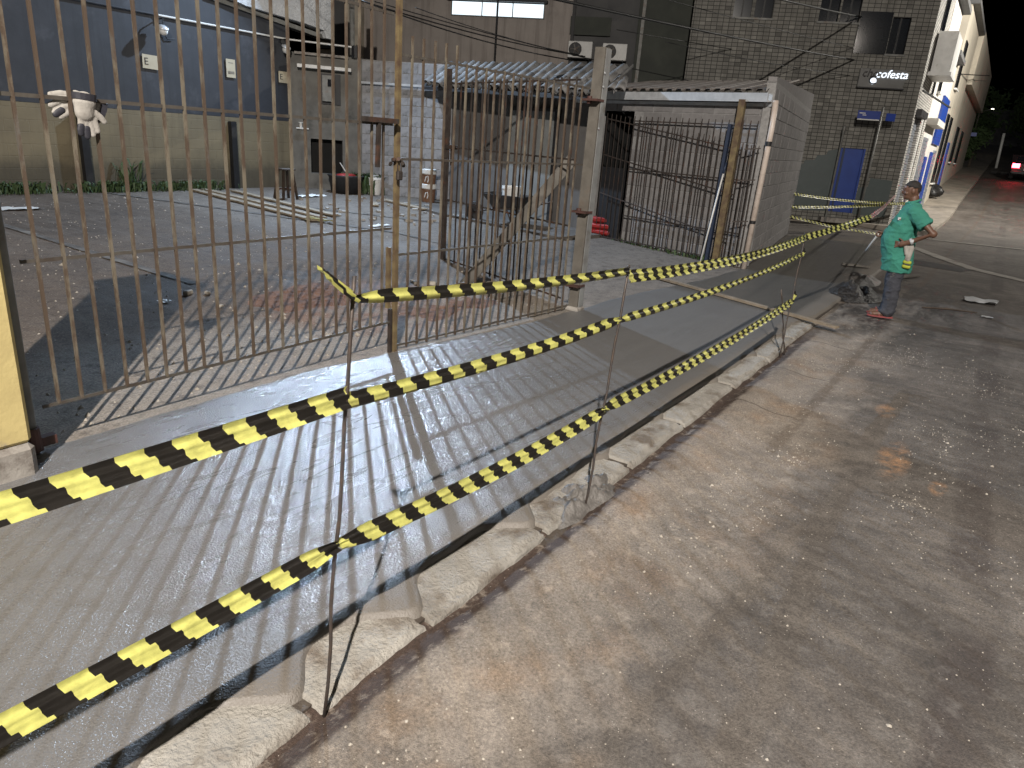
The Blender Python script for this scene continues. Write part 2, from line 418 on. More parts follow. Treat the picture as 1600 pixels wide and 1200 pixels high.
M['block_pale'] = pm("pale_concrete_block", (.26, .25, .248), (.20, .192, .19), 8, .88, .6, .006, stain=(.21, .20, .20), sscale=2.4, var=.22, bscale=60)
M['mortar'] = pm("mortar", (.30, .295, .29), (.22, .215, .21), 14, .9, .5, .004)
M['blue_wall'] = pm("slate_blue_paint", (.036, .039, .047), (.028, .031, .038), 3, .7, .25, .006, stain=(.062, .066, .078), sscale=1.4, slo=.55, shi=.72, streak=(.020, .022, .026))
M['black'] = pm("black_paint", (.015, .015, .017), (.010, .010, .011), 9, .55, .2, .003)
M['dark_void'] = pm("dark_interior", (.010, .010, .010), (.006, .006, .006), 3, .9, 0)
def mat_ochre():
    t = NT("ochre_painted_block"); b = t.n.new("ShaderNodeTexBrick")
    b.inputs["Scale"].default_value = 1; b.inputs["Brick Width"].default_value = .4; b.inputs["Row Height"].default_value = .2
    b.inputs["Mortar Size"].default_value = .008; b.inputs["Mortar Smooth"].default_value = .4
    b.inputs["Color1"].default_value = (1,1,1,1); b.inputs["Color2"].default_value = (1,1,1,1); b.inputs["Mortar"].default_value = (0,0,0,1)
    t.l.new(t.mapping(rot=(math.radians(-90), 0, 0)), b.inputs["Vector"])
    col = t.mix(t.ramp(t.noise(1.6, 5), [(.3, 0.0), (.7, 1.0)]), (.19, .158, .098), (.15, .125, .08))
    col = t.mix(t.ramp(t.noise(5, 6, .7), [(.60, 0.0), (.75, .6)]), col, (.065, .054, .038))
    col = t.mix(t.ramp(t.noise(1.0, 6, .7, vec=t.mapping((4.5, 4.5, .25))), [(.52, 0.0), (.72, .6)]), col, (.085, .07, .045))
    hz = t.smooth(t.math('ADD', t.sep()[2], t.math('MULTIPLY', t.noise(3, 5, .7), .5)), .95, .55)
    col = t.mix(t.math('MULTIPLY', hz, .7), col, (.045, .040, .030))
    t.set(Base_Color=col, Roughness=.8)
    bb = t.bump(b.outputs["Color"], .6, .006); t.bump(t.noise(60, 4), .25, .004, prev=bb)
    return t.m
M['ochre_wall'] = mat_ochre()
def mat_tile(name, c1, c2, size=.105):
    t = NT(name); b = t.n.new("ShaderNodeTexBrick"); b.offset = 0.0
    b.inputs["Scale"].default_value = 1; b.inputs["Brick Width"].default_value = size*1.6; b.inputs["Row Height"].default_value = size
    b.inputs["Mortar Size"].default_value = .009; b.inputs["Mortar Smooth"].default_value = .2; b.inputs["Bias"].default_value = -.6
    b.inputs["Color1"].default_value = (*c1, 1); b.inputs["Color2"].default_value = (*c2, 1); b.inputs["Mortar"].default_value = (.04, .038, .035, 1)
    t.l.new(t.mapping(rot=(math.radians(-90), 0, 0)), b.inputs["Vector"])
    cell = t.n.new('ShaderNodeTexWhiteNoise'); cell.noise_dimensions = '3D'
    sn = t.n.new('ShaderNodeVectorMath'); sn.operation = 'SNAP'; t.l.new(t.co, sn.inputs[0]); sn.inputs[1].default_value = (size*1.6, 9, size); t.l.new(sn.outputs[0], cell.inputs[0])
    col = t.mix(1.0, b.outputs['Color'], t.ramp(cell.outputs[0], [(0, .45), (.12, .78), (.9, 1.0), (1, 1.35)]), 'MULTIPLY')
    col = t.mix(t.ramp(t.noise(1.0, 6, .7, vec=t.mapping((2.5, 2.5, .3))), [(.48, 0.0), (.75, .6)]), col, tuple(v*.35 for v in c2))
    t.set(Base_Color=col, Roughness=.62, Specular_IOR_Level=.3); t.bump(b.outputs["Fac"], .5, -.004)
    return t.m
M['tile'] = mat_tile("glazed_facade_tile", (.225, .218, .195), (.15, .143, .125))
M['white_tile'] = mat_tile("white_facade_tile", (.62, .60, .56), (.54, .52, .48), .07)
M['navy_tile'] = mat_tile("navy_facade_tile", (.05, .05, .10), (.04, .04, .08), .12)
M['teal_paint'] = pm("faded_green_grey_paint", (.075, .095, .095), (.062, .08, .08), 4, .5, .2, .004, stain=(.08, .10, .10), sscale=2)
M['blue_door'] = pm("blue_door_paint", (.012, .05, .28), (.010, .042, .24), 4, .45, .15, .003)
M['beige'] = pm("beige_render", (.40, .36, .33), (.34, .305, .28), 1.5, .85, .3, .006, stain=(.17, .15, .14), sscale=.9, slo=.55, shi=.8, streak=(.15, .13, .115))
M['beige_dark'] = pm("grey_render", (.115, .115, .115), (.09, .09, .092), 1.5, .85, .3, .006, stain=(.06, .06, .065), sscale=.8)
M['green_grey'] = pm("green_grey_render", (.072, .078, .066), (.055, .06, .052), 2, .85, .3, .006)
M['stucco'] = pm("rough_white_stucco", (.62, .64, .66), (.48, .50, .52), 3, .8, 1.0, .05, stain=(.25, .26, .27), sscale=3.5, bscale=16)
M['white'] = pm("white_plastic", (.70, .70, .68), (.60, .60, .58), 5, .45, .1, .002, stain=(.38, .36, .33), sscale=7, slo=.6, shi=.75)
M['cream_wall'] = pm("cream_render", (.52, .47, .38), (.44, .40, .33), 1.3, .85, .3, .006, stain=(.30, .27, .22), sscale=.7)
M['kerb'] = pm("kerb_stone", (.37, .35, .315), (.27, .252, .222), 5, .9, 1.0, .016, stain=(.15, .122, .095), sscale=4, slo=.50, shi=.66, var=.15, bscale=60)
M['mud'] = pm("wet_kerb_mud", (.085, .070, .056), (.055, .043, .034), 11, .6, .8, .012)
M['wood'] = pm("weathered_plank", (.28, .23, .17), (.19, .15, .105), 5, .8, .5, .004, stain=(.11, .085, .06), sscale=6)
M['wood_new'] = pm("pale_pine_board", (.40, .29, .18), (.31, .22, .13), 6, .75, .4, .004, stain=(.17, .12, .08), sscale=5)
M['wood_dark'] = pm("dark_wood", (.055, .035, .022), (.03, .02, .014), 7, .5, .3, .003)
M['rubber'] = pm("dark_rubber", (.025, .025, .027), (.016, .016, .017), 8, .6, .3, .004)
M['clay_grey'] = pm("sooty_roof_tile", (.24, .235, .23), (.15, .145, .14), 7, .8, .5, .006, stain=(.07, .07, .07), sscale=5, var=.5)
M['leaf'] = pm("weed_leaf", (.045, .085, .030), (.075, .12, .045), 9, .6, .1, .002, var=.3)
M['soil'] = pm("red_soil", (.20, .105, .062), (.135, .068, .042), 9, .9, 1.0, .03, bscale=30)
M['pebble'] = pm("pale_gravel", (.42, .39, .34), (.28, .25, .21), 20, .8, .3, .003)
M['line_paint'] = pm("worn_road_paint", (.36, .35, .32), (.22, .21, .195), 6, .8, .4, .004, stain=(.11, .105, .10), sscale=5, slo=.45, shi=.6)
M['cable'] = pm("black_cable", (.012, .012, .013), (.010, .010, .010), 9, .5, 0)
M['rod'] = pm("steel_rebar", (.060, .055, .055), (.10, .075, .06), 30, .5, .5, .003, .5, bscale=220)
M['glass_dark'] = pm("dark_window_glass", (.012, .014, .018), (.010, .012, .016), 3, .12, 0)
M['blue_metal'] = pm("dark_blue_metal", (.03, .045, .085), (.025, .035, .065), 6, .5, .15, .003, .2)
M['pvc'] = pm("pinkish_pvc_pipe", (.60, .52, .46), (.50, .42, .36), 6, .4, .1, .002, stain=(.30, .24, .20), sscale=4)
M['red_plastic'] = pm("red_plastic", (.32, .02, .018), (.22, .015, .014), 6, .5, .2, .003)
M['corrugated'] = pm("rusty_roof_sheet", (.26, .23, .21), (.18, .155, .135), 4, .5, .3, .004, .3, stain=(.10, .055, .04), sscale=2.5)
# ================================================================== the setting
def SZ(x):
    """street height: level at first, then climbing"""
    x = np.asarray(x, float); t = np.clip(x-30, 0, None); return -.035 + .055*t*np.clip(t/8, 0, 1)
def sz(x): return float(SZ(x))
def LZ(y):
    """lot height: rises gently towards its back wall"""
    return .012 + np.clip(.03*(np.asarray(y, float)-4.2), 0, None)
def lz(y): return float(LZ(y))

def build_street():
    xs = np.concatenate([[-60, -30, -15, -8, -4, -2, -1, -.5], np.arange(-.2, 5, .03), np.arange(5, 13, .06), np.arange(13, 32, .4), np.arange(32, 60, 2), [60, 75, 100, 150, 250, 500]])
    ys = np.concatenate([[-200, -60, -30, -15, -9, -6, -4.5, -3.6, -3], np.arange(-2.7, -.8, .07), np.arange(-.8, 1.50, .03), [1.55, 1.7, 2.2, 3, 4, 6, 9, 13, 20, 40, 90, 200]])
    X, Y = np.meshgrid(xs, ys, indexing='ij')
    near = np.clip((13-X)/4, 0, 1)*np.clip((Y+3.2)/.5, 0, 1)*np.clip((1.52-Y)/.04, 0, 1)
    Z = SZ(X) + near*(.030*fbm(X*1.3, Y*1.3, 3) + .012*fbm(X*6, Y*6, 3) + .005*fbm(X*22, Y*22, 2))
    Z = Z + .034*np.exp(-((Y-1.25)/.15)**2)*np.clip((9-X)/1.5, 0, 1)*np.clip((1.52-Y)/.04, 0, 1)*(1+1.2*fbm(X*2.2, Y*3, 3))
    # worn channel along the kerb
    ch = np.exp(-((Y-1.43+.05*fbm(X*1.7, Y*0, 3))/.055)**2)*np.clip((8.5-X)/1.5, 0, 1)
    Z = Z - .024*ch*np.clip((1.56-Y)/.04, 0, 1)
    return tag(grid("street", X, Y, Z, M['street']), kind="structure")
street = build_street()

# kerb: mortar bed with separate pale stones
JOINTS = [-1.6, -.75, .05, .62, 1.24, 1.82, 2.71, 3.70, 4.58, 5.72, 6.80, 7.85, 8.95]
mb = MB(); mb.box((4.0, 1.60, -.085), (13.0, .20, .12))
kerb = tag(mb.build("kerb", M['mud']), kind="structure")
for i in range(len(JOINTS)-1):
    a, b = JOINTS[i]+.015, JOINTS[i+1]-.015
    n = 70; m = 26
    U, Vv = np.meshgrid(.5-.5*np.cos(np.linspace(0, 1, n)*math.pi), np.linspace(0, 1, m)**1.3, indexing='ij')
    yin, yout = 1.76, 1.455
    X = a + (b-a)*U; Y = yout + (yin-yout)*Vv
    edge = np.minimum.reduce([U*(b-a), (1-U)*(b-a), (Y-yout)])
    worn = .028 if i < 7 else .02
    chip = np.clip((Y-yout-.030-.055*fbm(X*6+i*5, Y*0, 4))/.022, 0, 1); crack = np.clip(np.minimum(U, 1-U)*(b-a)/.018+.25*fbm(X*20, Y*20, 2), 0, 1)
    rnd = np.minimum(.35+.65*chip, crack)*np.clip((Y-yout)/.012, .0, 1)
    Z = -.062 + .062*np.sqrt(np.clip(1-(1-rnd)**2, 0, 1)) - .010 + .014*fbm(X*4, Y*4, 3) + .010*fbm(X*16, Y*16, 3) + .006*fbm(X*40, Y*40, 2)
    X = X + .016*fbm(Y*9+i*7, X*0+i, 2)*(1-rnd); Y = Y + .03*fbm(X*4, Y*2+i*3, 3)*(1-rnd)
    o = grid("kerb_stone", X, Y, Z, M['kerb']); o.parent = kerb
# lumps of spilled mortar over the kerb at the second rod
def blob(cx, cy, rx, ry, hgt, zb, name, mat, n=90, rough=.5, lump=.3):
    U, A = np.meshgrid(np.linspace(0, 1, 26), np.linspace(0, 2*math.pi, n), indexing='ij')
    R_ = U*(1 + rough*fbm(np.cos(A)*1.4+cx*3, np.sin(A)*1.4+cy*5, 3))
    X = cx + rx*R_*np.cos(A); Y = cy + ry*R_*np.sin(A)
    Z = zb + hgt*np.clip(1-U**2.2, 0, 1)*(1+lump*2*fbm(X*14, Y*14, 3)) + hgt*lump*fbm(X*40, Y*40, 2)*(1-U)
    return grid(name, X, Y, Z, mat)
M['mortar_wet'] = pm("spilled_wet_mortar", (.155, .145, .135), (.10, .092, .084), 14, .45, 1.0, .015, bscale=50)
tag(blob(3.18, 1.50, .30, .12, .060, -.040, "mortar_spill", M['mortar_wet'], lump=1.1, rough=1.3), kind="stuff")
tag(blob(2.75, 1.44, .16, .05, .012, -.052, "mud_spill", M['mud'], lump=.6), kind="stuff")

# wet concrete footway: uneven hand-floated edge on both sides
def gate_edge(x):
    xp = [-6, 1.4, 2.6, 3.4, 4.3, 5.8, 7.0, 8.3, 10.3, 12.2, 18.5, 20.5]; yp = [4.0, 4.0, 4.05, 4.06, 3.95, 3.74, 3.68, 3.62, 3.36, 3.28, 4.05, 4.2]
    return np.interp(x, xp, yp)
def build_footway():
    xs = np.concatenate([np.arange(-6, 0, .3), np.arange(0, 5, .025), np.arange(5, 9, .04), np.arange(9, 18.6, .12)])
    v = np.concatenate([np.linspace(0, .12, 14)[:-1], np.linspace(.12, .9, 60)[:-1], np.linspace(.9, 1, 8)])
    X, Vv = np.meshgrid(xs, v, indexing='ij')
    J = np.array(JOINTS)
    dj = np.min(np.abs(X[:, :1]-J[None, :]), axis=1)
    lap = np.where(xs < 2.9, .17*np.exp(-(dj/.13)**2), .05*np.exp(-(dj/.1)**2))
    y0 = np.where(xs < 2.9, 1.70, np.where(xs < 6, 1.655, 1.63)) - lap + .09*fbm(xs*1.6, xs*0+3, 4) + .03*fbm(xs*9, xs*0, 3)
    y0 = np.where(xs > 9.0, 1.50 + .1*fbm(xs, xs*0, 3), y0)
    y1 = gate_edge(xs) + .07*fbm(xs*1.8, xs*0+9, 4) + .02*fbm(xs*12, xs*0+5, 2)
    Y = y0[:, None] + (y1-y0)[:, None]*Vv
    d0 = np.clip((Y-y0[:, None])/.11, 0, 1); d1 = np.clip((y1[:, None]-Y)/.07, 0, 1)
    Z = .0065 + .014*d0 - .006*(1-d1) + .010*fbm(X*.9, Y*.9, 3)*d0*d1 + .0014*fbm(X*5, Y*9, 3)*d0 + .006*fbm(X*14, Y*14, 3)*(1-d0)
    Z = np.where(Vv <= 0, -.05, Z)
    return tag(grid("wet_concrete_footway", X, Y, Z, M['wet']), kind="structure")
footway = build_footway()

# parking lot inside the gate
def build_lot():
    xs = np.concatenate([np.arange(-8, 1, .5), np.arange(1, 10, .06), np.arange(10, 15.3, .15)])
    v = np.concatenate([np.linspace(0, .3, 60)[:-1], np.linspace(.3, 1, 60)])
    X, Vv = np.meshgrid(xs, v, indexing='ij'); y0 = gate_edge(xs) - .15; y0 = np.where(xs > 12.2, 3.6, y0)
    Y = y0[:, None] + (14.6-y0)[:, None]*Vv
    Z = LZ(Y) + .012*fbm(X*1.2, Y*1.2, 3)*np.clip((Y-4.0)/.8, 0, 1) + .006*fbm(X*6, Y*6, 3)*np.clip((Y-4.0)/.5, 0, 1)
    return tag(grid("parking_lot", X, Y, Z, M['lot']), kind="structure")
lot = build_lot()
def strip(name, pts, wd, zf, lift, mat, parent, n=24):
    """thin painted or laid strip that follows the ground"""
    pts = [Vector((p[0], p[1], 0)) for p in pts]; V = []; F = []
    seg = []
    for i in range(len(pts)-1):
        k = max(2, int((pts[i+1]-pts[i]).length/.25))
        for j in range(k): seg.append(pts[i].lerp(pts[i+1], j/k))
    seg.append(pts[-1])
    for i, p in enumerate(seg):
        t = (seg[min(i+1, len(seg)-1)]-seg[max(i-1, 0)]).normalized(); s_ = Vector((-t.y, t.x, 0))
        ww = wd*(1+random.uniform(-.12, .12))
        for e in (-1, 1):
            q = p + s_*e*ww/2; V.append((q.x, q.y, zf(q) + lift))
    F = [(2*i, 2*i+1, 2*i+3, 2*i+2) for i in range(len(seg)-1)]
    m = MB(); m.add(V, F); return m.build(name, mat, parent)
M['lot_paint'] = pm("worn_lot_paint", (.17, .155, .135), (.11, .10, .088), 6, .9, .4, .004, stain=(.065, .056, .049), sscale=4, slo=.42, shi=.58)
for pts in ([(7.13, 14.05), (8.2, 11.0), (9.14, 8.37), (9.0, 6.9)], [(4.30, 11.1), (4.40, 6.9)], [(9.26, 12.2), (10.87, 8.8)], [(2.2, 12.6), (3.2, 9.4)]):
    strip("parking_line", pts, .11, lambda q: lz(q.y)+.003, .006, M['lot_paint'], lot)
tag(blob(5.05, 5.85, .85, .58, .06, lz(5.8)-.018, "soil_heap", M['soil'], lump=.45, rough=1.3), kind="stuff")
tag(blob(6.05, 4.65, .95, .38, .022, lz(4.6)-.012, "spread_soil", M['soil'], lump=.9, rough=1.5), kind="stuff")
M['plinth'] = pm("dirty_plinth_concrete", (.11, .10, .09), (.07, .063, .057), 3, .9, .5, .01, stain=(.17, .155, .14), sscale=2)
# low concrete plinth in front of the sheds
mb = MB(); mb.prism([(11.75, 9.6, lz(9.6)-.02), (11.55, 6.5, lz(6.5)-.02), (13.0, 6.3, lz(6.5)-.02), (14.4, 11.4, lz(9.6)-.02), (12.4, 11.2, lz(11)-.05)], (0, 0, .07))
mb.build("shed_plinth", M['plinth'], lot)

# crossing: drainage channels, far footways with their kerbs
M['channel'] = pm("pale_concrete_channel", (.30, .28, .25), (.20, .185, .165), 3, .8, .4, .006, stain=(.10, .09, .08), sscale=1.5)
zf = lambda q: sz(q.x)
strip("drain_channel", [(25.6, 5.8), (23.3, 3.97), (21.74, 2.38), (19.9, 1.5), (18.26, .78), (16.9, .12), (16.0, -.75), (14.9, -3), (14, -6)], .28, zf, .010, M['channel'], street)
strip("drain_channel", [(23.6, 4.6), (22.95, 3.2), (22.75, 1.6), (22.75, .6), (23.0, -.9), (23.6, -4)], .22, zf, .014, M['channel'], street)
strip("tar_patch", [(16.5, .2), (17.0, 2.0), (18.0, 3.0)], .9, zf, .005, M['black'], street)
def footpath(name, ya, yb, x0, x1, mat):
    xs = np.concatenate([np.arange(x0, 60, 1.2), np.arange(60, x1, 4)]); V = []; F = []
    for x in xs:
        z = sz(x); V += [(x, ya, z-.1), (x, ya, z+.12), (x, ya+.14, z+.13), (x, yb, z+.16)]
    for i in range(len(xs)-1):
        for k in range(3): F.append((4*i+k, 4*i+4+k, 4*i+5+k, 4*i+1+k))
    F.append((0, 1, 2, 3)); m = MB(); m.add(V, F); return tag(m.build(name, mat), kind="structure")
M['far_path'] = pm("far_footway_slab", (.30, .265, .22), (.20, .175, .145), 1.6, .8, .4, .01, stain=(.11, .10, .085), sscale=1.0)
footpath("far_footway", 1.45, 4.6, 23.9, 140, M['far_path'])
footpath("opposite_footway", -9.0, -12.0, -60, 140, M['far_path'])
mb = MB(); mb.prism([(24.0, 4.5, -.08), (23.9, 1.62, -.08), (25.5, 1.62, -.08), (24.0, 9.0, -.08), (21.5, 10.2, -.08)], (0, 0, .16))
tag(mb.build("crossing_footway", M['far_path']), kind="structure")
for k in range(6):
    mb = MB(); x0 = 62.0; y = 1.05-.62*k
    mb.add([(x0, y, sz(x0)+.012), (x0+3.2, y, sz(x0+3.2)+.012), (x0+3.2, y-.36, sz(x0+3.2)+.012), (x0, y-.36, sz(x0)+.012)], [(0,1,2,3)])
    mb.build("crosswalk_stripe", M['line_paint'], street)

# loose grit on the roadway and on the lot
def scatter(name, n, sampler, mat, smin, smax):
    V = []; F = []
    for _ in range(n):
        x, y, z = sampler(); s_ = random.uniform(smin, smax)*(1 if random.random() < .93 else 1.9)
        a = random.uniform(0, 6.28); c = len(V)
        ring = [(x+s_*math.cos(a+k*1.2566)*random.uniform(.7, 1.2), y+s_*math.sin(a+k*1.2566)*random.uniform(.7, 1.2), z-.002) for k in range(5)]
        V += ring + [(x+random.uniform(-.3, .3)*s_, y+random.uniform(-.3, .3)*s_, z+s_*random.uniform(.5, 1.0))]
        F += [(c+k, c+(k+1) % 5, c+5) for k in range(5)]
    m = MB(); m.add(V, F); return tag(m.build(name, mat), kind="stuff")
def ground_z(x, y):
    return float(-.035 + (.030*fbm(np.float64(x*1.3), np.float64(y*1.3), 3) + .012*fbm(np.float64(x*6), np.float64(y*6), 3)))
GC = [(.4+8*random.random()**1.5, random.uniform(-1.2, 1.2), random.uniform(.08, .35)) for _ in range(46)]
def s_street():
    if random.random() < .62:
        c = random.choice(GC); x = random.gauss(c[0], c[2]); y = min(1.33, random.gauss(c[1], c[2]*.6)); return x, y, ground_z(x, y)+.034*math.exp(-((y-1.25)/.15)**2)
    x = .3 + 9*random.random()**1.6; y = random.uniform(-1.4, 1.36) if random.random() < .6 else 1.36-abs(random.gauss(0, .45)); return x, y, ground_z(x, y)
def s_lot():
    y = 4.15+9.5*random.random()**1.5; x = random.uniform(1.5, 7) + (y-4)*.45*random.random(); return x, y, lz(y)
def s_kerb():
    x = .3 + 7*random.random()**1.4; y = random.gauss(1.40, .035); return x, y, -.058
scatter("road_gravel", 3400, s_street, M['pebble'], .0022, .0075)
scatter("lot_gravel", 1400, s_lot, M['pebble'], .004, .016)
M['dirt_crumb'] = pm("earth_crumbs", (.11, .085, .065), (.07, .052, .04), 30, .9, .3, .003)
scatter("gutter_crumbs", 600, s_kerb, M['dirt_crumb'], .002, .006)
M['zinc_dull'] = pm("dull_zinc_strip", (.30, .31, .31), (.22, .22, .22), 6, .5, .2, .003, .3, stain=(.14, .12, .10), sscale=4)
M['rail_grey'] = pm("grey_rail_steel", (.10, .092, .08), (.065, .052, .043), 12, .6, .4, .003, .2)
M['wood_grey'] = pm("grey_weathered_plank", (.15, .14, .125), (.10, .092, .08), 5, .85, .5, .004, stain=(.06, .055, .05), sscale=6)
# ================================================================== gate line
# yellow pillar at the left end
r = empty("gate_pillar", (1.20, 3.97, .02), "yellow plastered gate pillar with chipped grey foot at the left edge", "pillar")
mb = MB(); mb.box((1.20, 3.97, 1.52), (.48, .46, 2.66), bev=.02); part("shaft", mb, M['yellow_plaster'], r)
mb = MB(); mb.box((1.20, 3.97, .09), (.50, .48, .20), bev=.03); part("foot", mb, M['grey_plaster'], r)
mb = MB(); mb.box((1.20, 3.97, 2.90), (.56, .54, .10), bev=.02); part("cap", mb, M['yellow_plaster'], r)
r = empty("hinge_pipe", (1.525, 3.98, .02), "grey steel hinge pipe standing beside the yellow gate pillar", "gate post")
mb = MB(); mb.tube((1.525, 3.98, .0), (1.525, 3.98, 2.85), .032, n=14); part("pipe", mb, M['steel_grey'], r, True)
for z in (.10,):
    mb = MB(); mb.tube((1.525, 3.98, z-.06), (1.525, 3.98, z+.07), .050, .044, n=14); mb.box((1.58, 3.98, z-.02), (.12, .05, .05)); part("hinge", mb, M['red_oxide'], r)

def gate_leaf(name, p0, p1, bars, rails, zb, ztop, mat, label, group=None, bw=.0155, spikes=None, cat="gate", jit=.004, rail_mat=None):
    """barred leaf between two ground points; bars are fractions along it"""
    a = Vector((p0[0], p0[1], 0)); b = Vector((p1[0], p1[1], 0))
    r = empty(name, (p0[0], p0[1], 0.0), label, cat, group); d = b-a
    for i, t in enumerate(bars):
        p = a + d*t; j = random.uniform(-jit, jit); k = random.uniform(-jit, jit)
        zt = ztop if spikes is None else spikes(i)
        zs = [zb] + [z for z in rails if zb < z < zt-.05] + [zt]
        mb = MB()
        pts = [Vector((p.x+j*math.sin(3*z+i), p.y+k*math.cos(2.3*z+i), z)) for z in zs]
        for q in range(len(pts)-1): mb.bar(pts[q], pts[q+1], bw, bw)
        part("bar", mb, mat, r)
    n = d.normalized()
    for z in rails:
        mb = MB(); mb.bar(a - n*.01 + Vector((0, 0, z)), b + n*.01 + Vector((0, 0, z)), .010, .019); part("rail", mb, rail_mat or mat, r)
    return r
NB = 22
lb = [(1.67+.1255*k-1.60)/(4.27-1.60) for k in range(21)]
left_leaf = gate_leaf("gate_leaf", (1.60, 3.95), (4.27, 3.98), lb, [.28, 1.05, 1.83, 2.59], .28, 2.95, M['bar'], "tall rusty barred gate leaf in front, hung from the yellow pillar", rail_mat=M['rail_grey'])
# sliding latch between the leaves
mb = MB(); mb.box((4.10, 3.93, 1.855), (.36, .04, .035)); part("latch_bolt", mb, M['bar_dark'], left_leaf)
mb = MB(); mb.bar((4.08, 3.93, 1.84), (4.07, 3.93, 1.52), .028, .028); part("latch_handle", mb, M['bar_dark'], left_leaf)

r = empty("meeting_post", (4.34, 3.985, .012), "rusty ochre square post where the two gate leaves meet", "gate post")
mb = MB(); mb.box((4.34, 3.985, 1.48), (.036, .036, 2.94)); part("tube", mb, M['post_rust'], r)
mb = MB(); mb.box((4.285, 3.985, .19), (.022, .03, .40)); part("stop_plate", mb, M['bar_dark'], r)
mb = MB(); mb.box((4.26, 3.985, .65), (.03, .034, .50)); part("drop_bolt", mb, M['post_rust'], r)
mb = MB()
for k in range(9):
    a = k/9*6.283; mb.lathe([(.001, -.006), (.016, -.006), (.016, .006), (.001, .006)], (4.34+.052*math.cos(a), 3.985+.052*math.sin(a), 1.56+.025*math.sin(2*a)), 8, RX(a) @ RY(1.1))
part("lock_chain", mb, M['bar_dark'], r)
mb = MB(); mb.box((4.30, 3.92, 1.46), (.06, .03, .07), bev=.008); mb.path([(4.28, 3.92, 1.49), (4.28, 3.92, 1.54), (4.32, 3.92, 1.54), (4.32, 3.92, 1.49)], .006, 6); part("padlock", mb, M['bar_dark'], r)

rb = [(.10+.1255*k)/2.62 for k in range(20)]
right_leaf = gate_leaf("gate_leaf", (4.38, 3.98), (6.95, 3.755), rb, [.06, .83, 1.58, 2.33], .03, 2.36, M['bar'], "lower rusty barred gate leaf between the ochre post and the concrete post", spikes=lambda i: 2.47 if i < 5 else 2.345, rail_mat=M['rail_grey'])
mb = MB(); mb.box((5.05, 3.915, .50), (.30, .02, .03)); part("drop_bolt", mb, M['bar'], right_leaf)
# third leaf folded open into the lot
ob = [.02+.96*k/20 for k in range(21)]
gate_leaf("gate_leaf", (7.06, 3.93), (8.02, 6.45), ob, [.10, .92, 1.62, 2.42], .06, 2.45, M['bar_dark'], "dark barred gate leaf folded back into the lot behind the lower leaf", bw=.016)
mb = MB(); mb.box((8.02, 6.45, 1.30), (.05, .05, 2.6)); mb.box((8.0, 6.35, 1.62), (.05, .22, .05)); mb.box((8.03, 6.36, 1.50), (.04, .04, .24))
single("leaf_end_post", mb, M['bar_dark'], "dark steel stile with latch closing the folded-back gate leaf", "gate post")

# leaning plank behind the lower leaf
mb = MB(); mb.bar((6.94, 5.23, lz(5.2)), (7.35, 4.10, 1.62), .035, .13)
single("brace_plank", mb, M['wood_grey'], "grey plank propped diagonally behind the lower gate leaf", "plank")

# tall concrete post
r = empty("concrete_post", (6.99, 3.70, 0), "tall square weathered concrete post at the right end of the gate", "post")
mb = MB(); mb.prism([(6.935, 3.755, -.02), (6.935, 3.640, -.02), (7.045, 3.640, -.02), (7.045, 3.755, -.02)], (.035, -.01, 2.74)); part("shaft", mb, M['concrete_post'], r)
mb = MB(); mb.prism([(6.955, 3.630, -.01), (7.060, 3.630, -.01), (7.060, 3.637, -.01), (6.955, 3.637, -.01)], (.035, -.01, 2.72)); part("steel_strip", mb, M['zinc_dull'], r)
mb = MB(); mb.box((6.99, 3.70, .03), (.18, .17, .06), bev=.02); part("footing", mb, M['grey_plaster'], r)
for z in (.30, 1.10, 2.22):
    mb = MB(); mb.tube((6.925, 3.73, z-.035), (6.925, 3.73, z+.035), .026, n=10); mb.box((6.95, 3.70, z), (.16, .17, .022)); part("hinge", mb, M['red_oxide'], r)
mb = MB()
for z in (1.95, 2.35, 2.48): mb.tube((6.95+.013*z, 3.630-.004*z, z), (6.95+.013*z, 3.618-.004*z, z), .010, n=8)
part("bolt", mb, M['zinc'], r)

# ================================================================== back wall of the lot, blue above ochre
wx0, wx1, wy = -9.0, 11.85, 14.2
r = empty("lot_wall", (wx0, wy, lz(wy)), "long back wall painted slate blue above ochre behind the lot", "wall")
ang = 0.0
mb = MB(); mb.box(((wx0+wx1)/2, wy+.16, 1.02), (wx1-wx0, .30, 1.55)); part("ochre_dado", mb, M['ochre_wall'], r)
mb = MB(); mb.box(((wx0+wx1)/2, wy+.165, 3.55), (wx1-wx0-.01, .30, 3.5)); part("blue_upper", mb, M['blue_wall'], r)
for x in (7.05, 10.2, 3.9):
    mb = MB(); mb.box((x, wy-.04, .98), (.13, .14, 1.46)); part("pilaster", mb, M['black'], r)
r2 = empty("wall_conduit", (5.0, wy-.02, 3.55), "thin pale conduit running along the slate blue wall", "conduit")
mb = MB(); mb.path([(5.0, wy-.02, 3.56), (8.7, wy-.02, 3.54), (8.72, wy-.02, 3.54)], .018, 8); part("conduit_run", mb, M['blue_wall'], r2)
mb = MB(); mb.path([(8.72, wy-.025, 3.54), (11.8, wy-.025, 3.54), (12.9, 13.28, 3.52)], .020, 8); part("white_run", mb, M['white'], r2)
mb = MB(); mb.box((12.92, 13.24, 3.42), (.09, .09, .26)); part("junction", mb, M['black'], r2)
